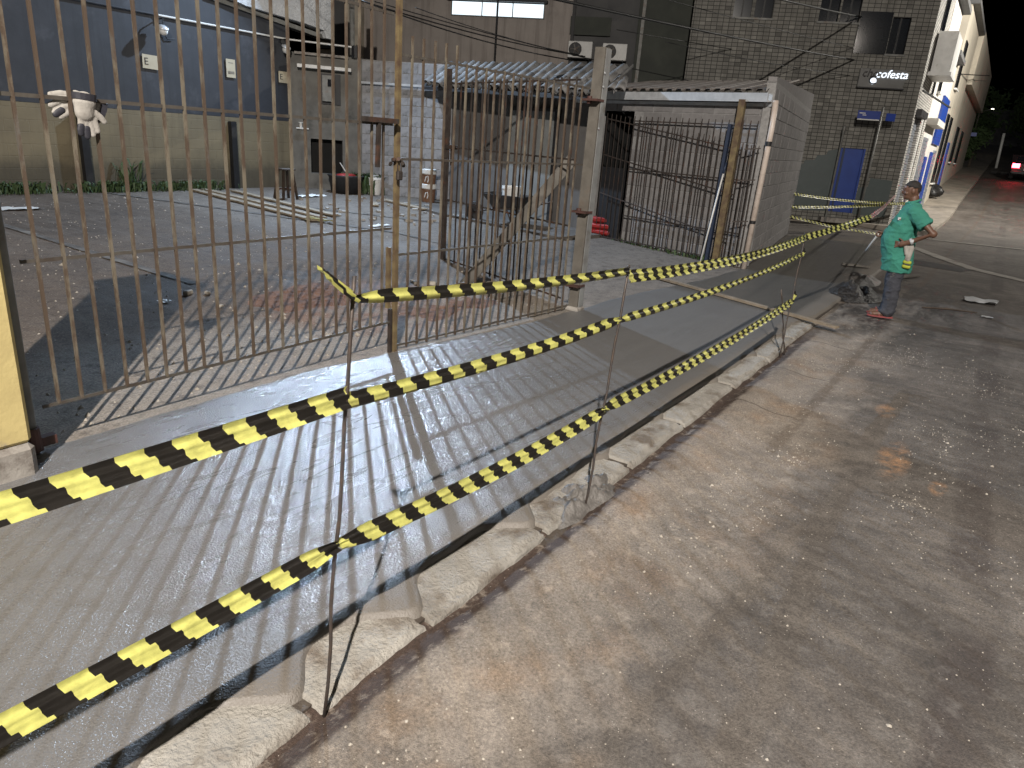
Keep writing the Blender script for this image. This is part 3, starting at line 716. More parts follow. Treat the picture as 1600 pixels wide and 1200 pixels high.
# small gooseneck wall lamps, unlit
def wall_lamp(x, z, label):
    r = empty("wall_lamp", (x, wy, z), label, "wall lamp", "unlit lamps on the blue wall")
    mb = MB(); mb.path([(x+.02, wy, z+.22), (x, wy-.16, z+.22), (x-.02, wy-.20, z+.10)], .012, 6); mb.box((x+.02, wy-.01, z+.2), (.09, .03, .12)); part("arm", mb, M['black'], r)
    mb = MB(); mb.ell((x-.03, wy-.20, z), (.085, .085, .085)); part("globe", mb, M['white'], r, True)
    mb = MB(); mb.lathe([(.03, .05), (.10, .02), (.105, 0), (.09, -.02)], (x-.03, wy-.20, z+.05), 14, RX(.5)); part("shade", mb, M['zinc'], r, True)
    mb = MB(); mb.path([(x+.04, wy-.02, z+.1), (x+.15, wy-.02, z-.12), (x+.30, wy-.02, z-.10)], .010, 6); part("cable", mb, M['black'], r)
wall_lamp(8.72, 3.26, "small unlit lamp on the blue wall, nearer the glove")
wall_lamp(11.62, 3.30, "small unlit lamp on the blue wall, near the corner")
# paper notices
M['paper'] = pm("cream_notice_board", (.46, .41, .30), (.41, .36, .26), 6, .7, .1, .002)
def text_mesh(s, size, name, mat, parent, loc, rot, align='LEFT', shear=0.0, depth=.002):
    c = bpy.data.curves.new(name, 'FONT'); c.body = s; c.size = size; c.align_x = align; c.extrude = depth; c.shear = shear; c.resolution_u = 3
    o = bpy.data.objects.new("tmp_text", c); COL.objects.link(o)
    dg = bpy.context.evaluated_depsgraph_get(); me = bpy.data.meshes.new_from_object(o.evaluated_get(dg)); bpy.data.objects.remove(o)
    me.materials.clear(); me.materials.append(mat)
    q = bpy.data.objects.new(name, me); q.location = loc; q.rotation_euler = rot; return link(q, parent)
def notice(x, z, wd, ht, label, letter=None, lines=0, tilt=0.0):
    r = empty("notice", (x, wy, z), label, "notice", rz=0.0)
    mb = MB(); mb.box((0, -.012, 0), (wd, .008, ht), RY(tilt)); mb.build("board", M['paper'], r)
    if letter: text_mesh(letter, ht*.72, "letter", M['black'], r, (-wd*.42, -.018, -ht*.22), (math.radians(90), 0, 0))
    for k in range(lines):
        mb = MB(); mb.box((0, -.018, ht*(.30-.0-.11*k) if k < 1 else -ht*.12-.02*k), (wd*(.5 if k < 1 else .7), .003, ht*.035)); mb.build("print_line", M['steel_grey'], r)
notice(8.50, 2.69, .34, .25, "cream notice with a black letter E left on the blue wall", "E", tilt=.03)
notice(10.27, 2.77, .22, .36, "narrow upright cream notice between the two letter E notices", lines=4)
notice(11.66, 2.735, .30, .24, "cream notice with a black letter E near the wall corner", "E")

# white stuccoed parapet standing above the wall
r = empty("stucco_parapet", (10.2, wy+.02, 3.7), "rough white stuccoed parapet lit blue above the blue wall", "parapet")
mb = MB(); mb.prism([(9.9, wy-.16, 4.16), (10.6, wy-.16, 4.02), (12.2, wy-.16, 3.92), (12.75, wy-.16, 3.86), (12.8, wy-.16, 3.70), (13.05, wy-.16, 3.70), (13.0, wy-.16, 6.2), (9.9, wy-.16, 6.2)], (0, .3, 0)); part("panel", mb, M['stucco'], r)
mb = MB(); mb.prism([(9.8, wy-.05, 4.02), (13.1, wy-.05, 3.66), (13.1, wy-.05, 3.75), (9.8, wy-.05, 4.10)], (0, .25, 0)); part("flashing", mb, M['steel_grey'], r)

# meter wall across the corner
A = Vector((11.85, 14.2, 0)); B = Vector((13.10, 13.17, 0)); dv = (B-A).normalized(); nv = Vector((dv.y, -dv.x, 0))   # nv faces the lot
def mw(u, o, z): return A + dv*u + nv*o + Vector((0, 0, z))
rz = math.atan2(dv.y, dv.x)
r = empty("meter_wall", tuple(A + Vector((0, 0, lz(14)))), "grimy grey corner wall with a dark niche and a meter box", "wall", rz=rz)
L = (B-A).length
def lb_(mb, u0, u1, o0, o1, z0, z1): mb.box(((u0+u1)/2, -(o0+o1)/2, (z0+z1)/2 - lz(14)), (u1-u0, o1-o0, z1-z0)); return mb
M['grime_wall'] = pm("grimy_wall", (.17, .165, .15), (.11, .105, .095), 3, .85, .5, .008, stain=(.05, .05, .045), sscale=1.6)
for a in ((0, .42, -.3, 0, .2, 3.3), (1.16, L+.3, -.3, 0, .2, 3.3), (.42, 1.16, -.3, 0, 1.45, 3.3), (.42, 1.16, -.3, 0, .2, .66)):
    lb_(MB(), *a).build("masonry", M['grime_wall'], r)
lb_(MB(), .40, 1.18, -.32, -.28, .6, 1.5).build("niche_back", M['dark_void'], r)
lb_(MB(), .15, 1.35, -.0, .22, 2.98, 3.05).build("canopy", M['white'], r)
lb_(MB(), .1, 1.3, -.0, .10, 3.26, 3.31).build("canopy", M['grey_plaster'], r)
bx = lb_(MB(), .62, 1.12, .0, .05, 2.24, 2.90).build("box_frame", M['black'], r)
m_ = lb_(MB(), .70, .98, .05, .16, 2.30, 2.86).build("meter_box", M['steel_grey'], r)
lb_(MB(), .82, .90, .16, .168, 2.62, 2.78).build("meter_glass", M['glass_dark'], m_)
mb = MB(); p = mw(.20, .06, 1.66); mb.path([p - nv*.06, p, p + Vector((0, 0, .12))], .03, 8); mb.lathe([(.05, 0), (.05, .02)], p + Vector((0, 0, .12)), 10); mb.tube(p - dv*.1, p + dv*.18, .02)
single("water_valve", mb, M['white'], "white water valve sticking out of the grimy corner wall", "valve")
# water trough below the niche
mb = MB()
for prof in [[(.02, 0), (.34, 0), (.40, .36), (.44, .40), (.40, .41), (.36, .36), (.02, .10)]]: mb.lathe(prof, (12.45, 13.05, lz(13.1)), 26)
single("round_tub", mb, M['rubber'], "low black round tub standing below the dark niche", "tub", smooth=True)
mb = MB(); mb.ell((12.45, 13.03, lz(13.1)+.40), (.28, .2, .05)); single("red_cloth", mb, M['red_plastic'], "scrap of red cloth lying in the black tub", "cloth", smooth=True)
# steel pole that carries the floodlight
r = empty("floodlight_pole", (13.35, 13.75, 0), "dark steel pole carrying a floodlight behind the grimy corner wall", "pole")
mb = MB(); mb.tube((13.35, 13.75, 0), (13.35, 13.75, 6.1), .06, n=12); part("shaft", mb, M['steel_grey'], r, True)
d_ = (Vector((4.5, 4, 0)) - Vector(FLOOD_LAMP)).normalized()
c_ = Vector(FLOOD_LAMP) - d_*.07; Mx = d_.to_track_quat('-Z', 'Y').to_matrix()
mb = MB(); mb.tube((13.35, 13.75, 5.95), tuple(c_), .025, n=8); part("arm", mb, M['steel_grey'], r)
mb = MB(); mb.box(c_, (.5, .4, .08), Mx); part("lamp_body", mb, M['black'], r)

# ------------------------------------------------------------------ block masonry helper
def block_wall(name, p0, p1, z0, z1, bl, bh, mat, label, cat="wall", thick=.14, openings=(), top=None, core=M['mortar'], proud=.006):
    """mortar core with separate blocks on the face that looks to the right of p0->p1 reversed (towards the lot)"""
    a = Vector((p0[0], p0[1], 0)); b = Vector((p1[0], p1[1], 0)); L = (b-a).length; d = (b-a)/L
    rz = math.atan2(d.y, d.x)
    r = empty(name, (p0[0], p0[1], z0), label, cat, rz=rz)
    def clear(u0, u1, h0, h1): return all(u1 <= o[0]+.01 or u0 >= o[1]-.01 or h1 <= o[2]+.01 or h0 >= o[3]-.01 for o in openings)
    # core split around the openings
    us = sorted(set([0, L] + [o[0] for o in openings] + [o[1] for o in openings]))
    for i in range(len(us)-1):
        u0, u1 = us[i], us[i+1]; hs = sorted(set([0, z1-z0] + [h for o in openings for h in o[2:4]]))
        for j in range(len(hs)-1):
            if clear(u0, u1, hs[j], hs[j+1]):
                t0 = z1-z0 if top is None else None
                mb = MB(); mb.box(((u0+u1)/2, thick/2, (hs[j]+hs[j+1])/2), (u1-u0, thick, hs[j+1]-hs[j])); mb.build("mortar_core", core, r)
    protos = {}
    rows = int((z1-z0)/bh+.01)
    for row in range(rows):
        off = 0 if row % 2 == 0 else -bl/2; u = off
        while u < L-.03:
            u0 = max(u, 0); u1 = min(u+bl, L); u += bl
            if u1-u0 < .05 or not clear(u0, u1, row*bh, (row+1)*bh): continue
            key = round(u1-u0, 2)
            if key not in protos:
                mb = MB(); mb.box((0, 0, 0), (key-.012, .03, bh-.012), bev=.006)
                protos[key] = mb.build("block", mat, r); o = protos[key]
            else:
                o = protos[key].copy(); COL.objects.link(o)
            o.location = ((u0+u1)/2, -proud+.012+random.uniform(-.003, .003), (row+.5)*bh)
    return r
# concrete block wall behind the buckets
block_wall("block_wall", (13.10, 13.17), (13.95, 11.1), lz(12), 3.28, .46, .232, M['block'], "grey block wall lit blue behind the white bucket")
mb = MB(); mb.bar((13.02, 13.1, 2.78), (13.86, 11.12, 2.78), .05, .05); single("wall_pipe", mb, M['zinc'], "pale pipe fixed along the top of the block wall", "pipe")

# ------------------------------------------------------------------ tiled shed
r = empty("tile_shed", (13.2, 9.0, .1), "grey rendered shed with a sooty barrel tile roof behind the folded leaf", "shed")
def quad_wall(mb, p0, p1, z0, z1, t):
    a = Vector((p0[0], p0[1], 0)); b = Vector((p1[0], p1[1], 0)); d = (b-a).normalized(); n = Vector((-d.y, d.x, 0))
    mb.prism([a+Vector((0,0,z0)), b+Vector((0,0,z0)), b+Vector((0,0,z1)), a+Vector((0,0,z1))], n*t); return mb
M['shed_wall'] = pm("dark_grey_render", (.125, .118, .112), (.095, .09, .087), 2.5, .85, .4, .006, stain=(.075, .072, .07), sscale=1.5, streak=(.06, .058, .057))
M['shed_door'] = pm("grey_flush_door", (.20, .205, .20), (.165, .17, .165), 2, .7, .2, .004)
quad_wall(MB(), (13.95, 11.1), (13.05, 6.95), .05, 2.72, .2)
part("front_wall", quad_wall(MB(), (13.95, 11.1), (13.05, 6.95), .05, 2.72, .2), M['shed_wall'], r)
part("side_wall", quad_wall(MB(), (17.0, 10.9), (13.95, 11.1), .05, 3.3, .2), M['shed_wall'], r)
dr = part("door", quad_wall(MB(), (13.43, 9.05), (13.17, 7.85), .15, 2.35, .04), M['shed_door'], r)
part("lintel", quad_wall(MB(), (13.43, 9.10), (13.15, 7.80), 2.35, 2.43, .08), M['black'], r)
part("door_jamb", quad_wall(MB(), (13.48, 9.14), (13.445, 9.06), .15, 2.40, .06), M['black'], r)
part("door_jamb", quad_wall(MB(), (13.16, 7.84), (13.13, 7.74), .15, 2.40, .06), M['black'], r)
E1 = Vector((13.30, 11.45, 2.78)); E2 = Vector((11.92, 6.25, 2.60)); ed = (E2-E1); up_ = Vector((.86, .30, .52)).normalized()
mb = MB(); mb.prism([E1+Vector((0,0,-.02)), E2+Vector((0,0,-.02)), E2+up_*.8+Vector((0,0,-.02)), E1+up_*.8+Vector((0,0,-.02))], (0, 0, -.07)); part("roof_deck", mb, M['black'], r)
# one barrel tile, tapering half pipe
def barrel(n=8):
    mb = MB(); V = []; F = []
    for e, (y, rr) in enumerate(((0, .105), (.50, .082))):
        for k in range(n+1):
            a = math.pi*k/n
            V.append((rr*math.cos(a), y, rr*math.sin(a)))
        for k in range(n+1):
            a = math.pi*k/n
            V.append(((rr-.013)*math.cos(a), y, (rr-.013)*math.sin(a)))
    m = n+1
    for k in range(n):
        F += [(k, k+1, 2*m+k+1, 2*m+k), (m+k, 3*m+k, 3*m+k+1, m+k+1), (k, m+k, m+k+1, k+1), (2*m+k, 2*m+k+1, 3*m+k+1, 3*m+k)]
    mb.add(V, F); return mb
tile = None
xax = ed.normalized(); yax = (up_ - xax*up_.dot(xax)).normalized(); zax = xax.cross(yax)
if zax.z < 0: xax = -xax; zax = xax.cross(yax)
base_rot = Matrix((xax, yax, zax)).transposed()
nt = 21; inv = wmat(r).inverted()
for row in range(2):
    for k in range(nt):
        for cup in (0, 1):
            if cup and row > 1: continue
            p = E1 + ed*((k+.5+.5*cup)/nt) + yax*(row*.38 + random.uniform(-.03, .03)) + zax*((.015 if not cup else .07) + row*.006)
            rot = base_rot @ Matrix.Rotation(random.uniform(-.06, .06), 3, 'Z') @ Matrix.Rotation(.05+random.uniform(-.03, .03), 3, 'X')
            if cup: rot = rot @ Matrix.Rotation(math.pi, 3, 'Y')
            if tile is None: tile = barrel().build("roof_tile", M['clay_grey'], r, smooth=True); o = tile
            else: o = tile.copy(); COL.objects.link(o)
            o.location = inv @ p; o.rotation_euler = rot.to_euler()
# tile displaced at the end of the eave
for dy, ang_ in ((.18, .3), (.34, .5)):
    o = tile.copy(); COL.objects.link(o); o.location = inv @ (E2 + Vector((.1, -dy, .06))); o.rotation_euler = (base_rot @ Matrix.Rotation(ang_, 3, 'Z')).to_euler()

# ------------------------------------------------------------------ block shed with sheet roof
F0 = (13.05, 6.95); F1 = (12.15, 3.30)
Lf = math.hypot(F1[0]-F0[0], F1[1]-F0[1])
r = block_wall("block_shed", F0, F1, .03, 2.62, .42, .216, M['block_pale'], "grey block shed with corrugated roof and zinc gutter by the footway", "shed", openings=((.25, 1.05, 0, 2.38),))
core_mat = M['block_pale']
# doorway: dark room behind, frame
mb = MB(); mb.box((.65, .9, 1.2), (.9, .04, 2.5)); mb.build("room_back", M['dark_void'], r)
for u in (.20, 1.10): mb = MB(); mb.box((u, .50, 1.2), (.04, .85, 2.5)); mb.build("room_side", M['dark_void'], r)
# end wall along the street, with its own blocks
E0 = (12.15, 3.30); E1b = (18.9, 4.22)
sw = block_wall("shed_end_wall", E0, E1b, .01, 2.90, .42, .216, M['block_pale'], "pale grey block end wall of the shed facing the street", "wall")
mb = MB(); mb.prism([(0, .002, 2.87), (6.8, .002, 2.87), (6.8, .002, 3.24), (0, .002, 2.96)], (0, .13, 0)); mb.build("raking_top", M['block_pale'], sw)
# roof sheets
Fd = (Vector((F1[0], F1[1], 0)) - Vector((F0[0], F0[1], 0))).normalized(); Fn = Vector((-Fd.y, Fd.x, 0))
def sheet(u0, u1, name):
    V = []; Fq = []; n = int((u1-u0)/.02)
    for i in range(n+1):
        u = u0+(u1-u0)*i/n; ph = (u/.19) % 1.0; hgt = .045*max(0.0, min(1.0, (.36-abs(ph-.5))/.12))
        for e, (o, z) in enumerate(((-.16, 2.74), (4.8, 3.34))):
            p = Vector((F0[0], F0[1], 0)) + Fd*u + Vector((.99, .135, 0))*o; V.append((p.x, p.y, z+hgt))
    Fq = [(2*i, 2*i+1, 2*i+3, 2*i+2) for i in range(n)]
    m = MB(); m.add(V, Fq); o = part(name, m, M['corrugated'], r)
    sm = o.modifiers.new("thickness", 'SOLIDIFY'); sm.thickness = .003; return o
for k in range(4): sheet(-.35+k*.99, -.35+(k+1)*.99+.05, "roof_sheet")
def along(u, o, z): p = Vector((F0[0], F0[1], 0)) + Fd*u + Fn*o; return Vector((p.x, p.y, z))
mb = MB(); V = []
prof = [(-.10, .10), (-.10, 0), (-.20, -.01), (-.22, .10), (-.24, .10), (-.23, -.03), (-.08, -.02), (-.08, .10)]
for u in (-.4, Lf+.02):
    V += [along(u, o, 2.62+z) for o, z in prof]
n = len(prof); mb.add(V, [(i, (i+1) % n, n+(i+1) % n, n+i) for i in range(n)] + [tuple(range(n)), tuple(range(2*n-1, n-1, -1))])
part("gutter", mb, M['zinc'], r)
mb = MB(); mb.bar(along(-.4, -.03, 2.56), along(Lf, -.03, 2.56), .02, .05); part("fascia_trim", mb, M['zinc'], r)
# inside the doorway
mb = MB(); mb.box((12.90, 6.42, .28), (.3, .5, .10), bev=.03); mb.box((12.91, 6.38, .40), (.28, .46, .10), RZ(.1), bev=.03)
mb.box((12.9, 6.40, .17), (.3, .52, .10), RZ(-.06), bev=.03); single("red_crate", mb, M['red_plastic'], "stack of red plastic trays in the dark shed doorway", "tray")
for k, (yy, tp, lab) in enumerate(((6.75, 6.70, "pale plank leaning in the shed doorway, nearest the concrete post"), (6.60, 6.66, "dark red plank leaning in the shed doorway"))):
    mb = MB(); mb.bar((12.78-.02*k, yy, .05), (12.92, tp, 1.55-.2*k), .03, .08); single("plank", mb, M['wood'] if k == 0 else M['red_oxide'], lab, "plank")
mb = MB(); mb.box((12.80, 6.22, .72), (.05, .55, 1.35), RZ(-.24)); single("half_door", mb, M['black'], "dark half door standing in the shed doorway", "door")
# barred leaves stored against the shed front
def leaf_on_wall(u0, u1, o, ztop0, ztop1, rails, label, sp):
    p0 = along(u0, o, 0); p1 = along(u1, o, 0)
    rr = empty("stored_grille", tuple(p0), label, "grille", "grilles stored against the shed")
    n = int((u1-u0)/sp)
    for i in range(n+1):
        t = i/n; zt = ztop0+(ztop1-ztop0)*t; p = p0.lerp(p1, t)
        mb = MB(); mb.bar(p+Vector((0, 0, .04)), p+Vector((0, 0, zt)), .012, .012); part("bar", mb, M['bar_dark'], rr)
    for za, zb_ in rails:
        mb = MB(); mb.bar(p0+Vector((0, 0, za)), p1+Vector((0, 0, zb_)), .016, .020); part("rail", mb, M['bar_dark'], rr)
leaf_on_wall(.55, 3.45, -.16, 2.36, 1.98, [(2.26, 1.86), (1.62, 1.16), (.92, .44), (.10, .10)], "dark barred grille leaning along the shed front, with sagging rails", .105)
leaf_on_wall(1.15, 3.62, -.10, 2.32, 2.32, [(2.24, 2.24), (1.4, 1.4), (.55, .55)], "thin barred grille behind the sagging one on the shed front", .13)
# posts and pipes at the shed corner
mb = MB(); p = along(3.34, -.24, 0); mb.prism([p+Vector((-.05, -.05, 0)), p+Vector((.05, -.05, 0)), p+Vector((.05, .05, 0)), p+Vector((-.05, .05, 0))], (.02, -.02, 2.62))
single("timber_post", mb, M['post_rust'], "ochre timber post standing at the shed corner", "post")
mb = MB(); p = along(3.16, -.22, 0); mb.bar(p, p+Vector((.03, -.03, 2.25)), .10, .05)
single("blue_post", mb, M['blue_metal'], "dark blue steel stile beside the ochre timber post", "post")
r3 = empty("downpipe", (11.98, 3.28, .0), "pale plastic downpipe running down the shed corner", "pipe")
mb = MB(); mb.path([(11.97, 3.26, 0), (12.02, 3.22, 2.2), (12.05, 3.24, 2.62)], .045, 12); part("pipe", mb, M['pvc'], r3, True)
mb = MB(); mb.lathe([(.05, 0), (.052, .07)], (12.01, 3.225, 1.95), 12); part("clamp", mb, M['black'], r3)
mb = MB(); mb.lathe([(.05, 0), (.052, .05)], (11.985, 3.25, .75), 12); part("clamp", mb, M['black'], r3)
leaf = empty("side_grille", (11.93, 3.45, 0), "narrow barred grille between timber post and downpipe", "grille")
for k in range(4):
    mb = MB(); mb.bar((11.93+.012*k, 3.52-.055*k, .05), (11.95+.012*k, 3.52-.055*k, 1.95), .012, .012); part("bar", mb, M['bar_dark'], leaf)
for z in (.12, .75, 1.4, 1.88):
    mb = MB(); mb.bar((11.92, 3.56, z), (11.97, 3.32, z+.03), .014, .02); part("rail", mb, M['bar_dark'], leaf)
r4 = empty("pole_handle", (11.75, 3.93, 0), "white pole with a blue grip leaning on the barred grille", "pole")
mb = MB(); mb.tube((11.75, 3.93, .05), (12.0, 3.86, 1.48), .014, n=8); part("shaft", mb, M['white'], r4, True)
mb = MB(); mb.tube((12.0, 3.86, 1.48), (12.03, 3.85, 1.66), .018, n=8); part("grip", mb, M['blue_metal'], r4, True)
# ================================================================== beige building behind the sheds
FU = Vector((-.379, .925, 0)).normalized(); FRZ = math.atan2(FU.y, FU.x)      # facades share one skewed grid; local +X runs left, +Y faces the lot
r = empty("beige_building", (23.0, 12.5, 0), "beige rendered building with a lit strip window behind the tile roof", "building", rz=FRZ)
mb = MB(); mb.box((4.35, -2.0, 5), (7.4, 4.0, 10)); mb.build("wall", M['beige'], r)
mb = MB(); mb.box((-1.40, -2.05, 5), (4.1, 3.9, 10)); mb.build("wall", M['beige_dark'], r)["label"] = "dark grey wall bay behind the air conditioners"
mb = MB(); mb.box((.68, .05, 5), (.10, .10, 10)); mb.build("corner_trim", M['black'], r)
mb = MB(); mb.box((8.35, -.4, 5), (.6, 1.4, 10)); mb.build("pilaster", M['cream_wall'], r)
mb = MB(); mb.box((8.9, -.6, 5), (.5, 1.4, 10)); mb.build("pilaster", M['beige_dark'], r)
mb = MB(); mb.box((9.5, -.8, 5), (.7, 1.4, 10)); mb.build("pilaster", M['cream_wall'], r)
for z in (3.6, 4.4, 5.2, 6.0):
    mb = MB(); mb.box((9.5, .0, z), (.5, .2, .1)); mb.build("moulding", M['beige_dark'], r)
M['lit_glass'] = emit("lit_window_glass", (.80, .92, 1.0), 1.5)
mb = MB(); mb.box((3.28, .02, 5.82), (3.22, .06, .46)); wf = mb.build("window", M['steel_grey'], r)
for k in range(3):
    mb = MB(); mb.box((2.22+1.06*k, .055, 5.82), (1.02, .02, .40)); mb.build("pane", M['lit_glass'], wf)
mb = MB(); mb.box((3.28, .10, 6.09), (3.4, .3, .08)); mb.build("window_hood", M['black'], r)
mb = MB(); mb.tube((3.23, .25, 0), (3.23, .25, 8), .035, n=8); mb.build("vent_pipe", M['black'], r)
for u in (-2.05,):
    mb = MB(); mb.tube((u, .08, 0), (u+.25, .08, 9), .07, n=10); mb.build("downpipe", M['beige_dark'], r)
mb = MB(); mb.box((.1, .02, 5.45), (1.35, .05, .55)); mb.build("vent_panel", M['green_grey'], r)
# air conditioners
def aircon(u, z, label):
    wm = Matrix.Translation((23.0, 12.5, 0)) @ Matrix.Rotation(FRZ, 4, 'Z')
    p = wm @ Vector((u, 0, z)); r = empty("air_conditioner", tuple(p), label, "air conditioner", rz=FRZ)
    mb = MB(); mb.box((0, .18, .24), (.80, .32, .50), bev=.015); mb.build("casing", M['white'], r)
    mb = MB(); mb.lathe([(.005, 0), (.215, 0), (.205, .02), (.005, .02)], (.16, .34, .24), 24, RX(-math.pi/2)); mb.build("fan_grille", M['black'], r)
    mb = MB()
    for k in range(5):
        a = k*1.2566; mb.box((.16+.1*math.cos(a), .375, .24+.1*math.sin(a)), (.14, .008, .05), RY(-a) @ RX(.4))
    mb.lathe([(.03, 0), (.03, .03)], (.16, .365, .24), 10, RX(-math.pi/2)); mb.build("fan", M['steel_grey'], r)
    for e in (-.3, .3):
        mb = MB(); mb.box((e, .2, -.03), (.04, .4, .04)); mb.build("bracket", M['black'], r)
aircon(.34, 4.46, "white air conditioner on the dark wall, left of the concrete post")
aircon(-.80, 4.44, "white air conditioner on the dark wall, half behind the concrete post")
# greenish return between the beige and tiled buildings
mb = MB(); mb.box((-1.4, -.5, 5), (1.6, 1.4, 10)); 
r = empty("green_grey_building", (24.0, 9.6, 0), "narrow dark green-grey building beside the tiled shop", "building", rz=FRZ)
mb = MB(); mb.box((.3, -1.0, 5), (2.6, 2.4, 10)); mb.build("wall", M['green_grey'], r)
mb = MB(); mb.box((1.45, .25, 5), (.10, .10, 10)); mb.build("edge_trim", M['steel_grey'], r)

# ================================================================== tiled corner shop
CX = (24.6, 2.65)
r = empty("tiled_shop", (CX[0], CX[1], 0.05), "corner shop clad in pale tiles with a backlit name sign and blue door", "building", rz=FRZ)
shop = r
W_ = 6.6; HT = 9.0
def fbox(name, u0, u1, z0, z1, y0, y1, mat, par=None, label=None):
    mb = MB(); mb.box(((u0+u1)/2, (y0+y1)/2, (z0+z1)/2), (u1-u0, y1-y0, z1-z0)); o = mb.build(name, mat, par or shop)
    if label: o["label"] = label
    return o
# front wall pieces round the door and window openings
OPEN = [(1.08, 1.82, .30, 2.15), (4.97, 5.47, 5.50, 6.10), (4.38, 4.88, 5.50, 6.10), (2.58, 3.10, 5.48, 6.08), (2.02, 2.52, 5.48, 6.08), (.64, 1.12, 4.72, 5.66)]
us = sorted(set([0, W_] + [v for o in OPEN for v in o[:2]])); hs = sorted(set([0, HT] + [v for o in OPEN for v in o[2:]]))
mb = MB()
for i in range(len(us)-1):
    # merge vertical runs that are free
    run = None
    for j in range(len(hs)-1):
        free = all(us[i+1] <= o[0]+.001 or us[i] >= o[1]-.001 or hs[j+1] <= o[2]+.001 or hs[j] >= o[3]-.001 for o in OPEN)
        if free:
            mb.add([(us[i], 0, hs[j]), (us[i+1], 0, hs[j]), (us[i+1], 0, hs[j+1]), (us[i], 0, hs[j+1])], [(0,1,2,3)])
mb.build("front_wall", M['tile'], r)
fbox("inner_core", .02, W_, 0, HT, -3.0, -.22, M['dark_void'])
# faded paint over the lower tiles, stepped edge
mb = MB(); mb.prism([(1.84, .004, .30), (W_, .004, .12), (W_, .004, 1.62), (2.75, .004, 1.62), (2.72, .004, 1.72), (2.45, .004, 1.75), (2.40, .004, 1.88), (2.15, .004, 1.92), (2.12, .004, 2.04), (1.84, .004, 2.10)], (0, .006, 0))
mb.build("painted_dado", M['teal_paint'], r)
mb = MB(); mb.prism([(.15, .004, .25), (1.06, .004, .28), (1.06, .004, 1.05), (.8, .004, 1.10), (.78, .004, 1.35), (.15, .004, 1.32)], (0, .006, 0)); mb.build("painted_dado", M['teal_paint'], r)
d = fbox("door", 1.08, 1.82, .30, 2.15, -.10, -.06, M['blue_door'])
fbox("door_frame", 1.64, 1.70, .30, 2.15, -.06, -.03, M['blue_metal'], d)
fbox("door_stile", 1.08, 1.13, .30, 2.15, -.06, .012, M['blue_door'], d)
for o in OPEN[1:]:
    wnd = fbox("window", o[0], o[1], o[2], o[3], -.14, -.10, M['glass_dark'])
    um = (o[0]+o[1])/2
    fbox("frame", um-.02, um+.02, o[2], o[3], -.10, -.07, M['black'], wnd)
    fbox("sill", o[0]-.04, o[1]+.04, o[2]-.05, o[2], -.10, .05, M['steel_grey'], wnd)
fbox("step", .9, 2.0, .0, .14, .0, .35, M['grey_plaster'])
# sheer balcony glass pane in front of the high window, catching a lamp
fbox("blind", 1.14, 2.0, 4.70, 5.78, .01, .03, M['glass_dark'])
# backlit sign
sg = empty("shop_sign", tuple((Matrix.Translation((CX[0], CX[1], .05)) @ Matrix.Rotation(FRZ, 4, 'Z')) @ Vector((1.10, .02, 3.80))), "shop name sign with half of its letters lit white", "sign", rz=FRZ + math.pi)
M['sign_lit'] = emit("lit_letter_halo", (.82, .90, 1.0), 1.7)
M['sign_board'] = pm("grey_sign_panel", (.15, .15, .145), (.12, .12, .115), 4, .4, .1, .002)
M['letter_dark'] = pm("dark_letter_face", (.02, .018, .018), (.015, .014, .014), 4, .4, 0)
mb = MB(); mb.box((0, -.04, .26), (1.24, .10, .52), bev=.01); mb.build("panel", M['sign_board'], sg)
mb = MB(); mb.box((0, -.06, .01), (1.26, .16, .03)); mb.build("ledge", M['black'], sg)
text_mesh("cho", .30, "lettering", M['letter_dark'], sg, (-.56, -.13, .30), (math.radians(90), 0, 0), shear=.18, depth=.02)
text_mesh("cofesta", .30, "lettering", M['sign_lit'], sg, (-.19, -.105, .29), (math.radians(90), 0, 0), shear=.18, depth=.012)
mb = MB(); mb.lathe([(.005, 0), (.085, 0), (.085, .01), (.005, .01)], (-.22, -.095, .19), 24, RX(math.pi/2)); mb.build("swirl_glow", M['sign_lit'], sg)
mb = MB(); mb.path([(-.22+.11*math.cos(a), -.125, .22+.10*math.sin(a)) for a in [1.2+.35*k for k in range(13)]], .016, 6); mb.build("swirl", M['letter_dark'], sg)

# street-side face of the shop and its neighbours
SD = Vector((1, .004, 0)).normalized(); SRZ = math.atan2(SD.y, SD.x)
def side(x): return CX[1] + (x-CX[0])*.004
def side_piece(name, mb, mat, par, x, z=0.0): return at_frame(name, mb, mat, par, (x, side(x), z), SRZ)
# local frame of a side piece: +X along the street, -Y towards the road
mb = MB(); mb.box((2.0, .15, 7.0), (4.0, .3, 7.4)); mb.box((.25, .15, 1.6), (.5, .3, 3.4)); mb.box((2.55, .15, 1.6), (.5, .3, 3.4)); mb.box((3.75, .15, 1.6), (.5, .3, 3.4)); side_piece("side_wall", mb, M['white_tile'], shop, CX[0], 0)
mb = MB(); mb.box((3.2, .15, .55), (.8, .28, 1.1)); side_piece("side_dado", mb, M['navy_tile'], shop, CX[0])
mb = MB(); mb.box((3.2, .17, 2.2), (.8, .26, 2.2)); side_piece("poster_wall", mb, M['white'], shop, CX[0])
M['shutter'] = pm("galvanised_shutter", (.34, .36, .40), (.28, .30, .34), 4, .4, .1, .002, .5)
mb = MB()
for k in range(36): mb.box((1.4, .10+.012*(k % 2), .2+.085*k), (1.8, .03, .075), bev=.008)
side_piece("roller_shutter", mb, M['shutter'], shop, CX[0])
mb = MB(); mb.box((1.4, .02, 3.32), (2.0, .34, .18)); side_piece("shutter_box", mb, M['black'], shop, CX[0])
mb = MB(); mb.box((1.9, -.30, 5.0), (1.8, .5, 1.1)); mb.box((1.9, -.3, 4.42), (1.9, .6, .10)); side_piece("balcony", mb, M['white'], shop, CX[0])
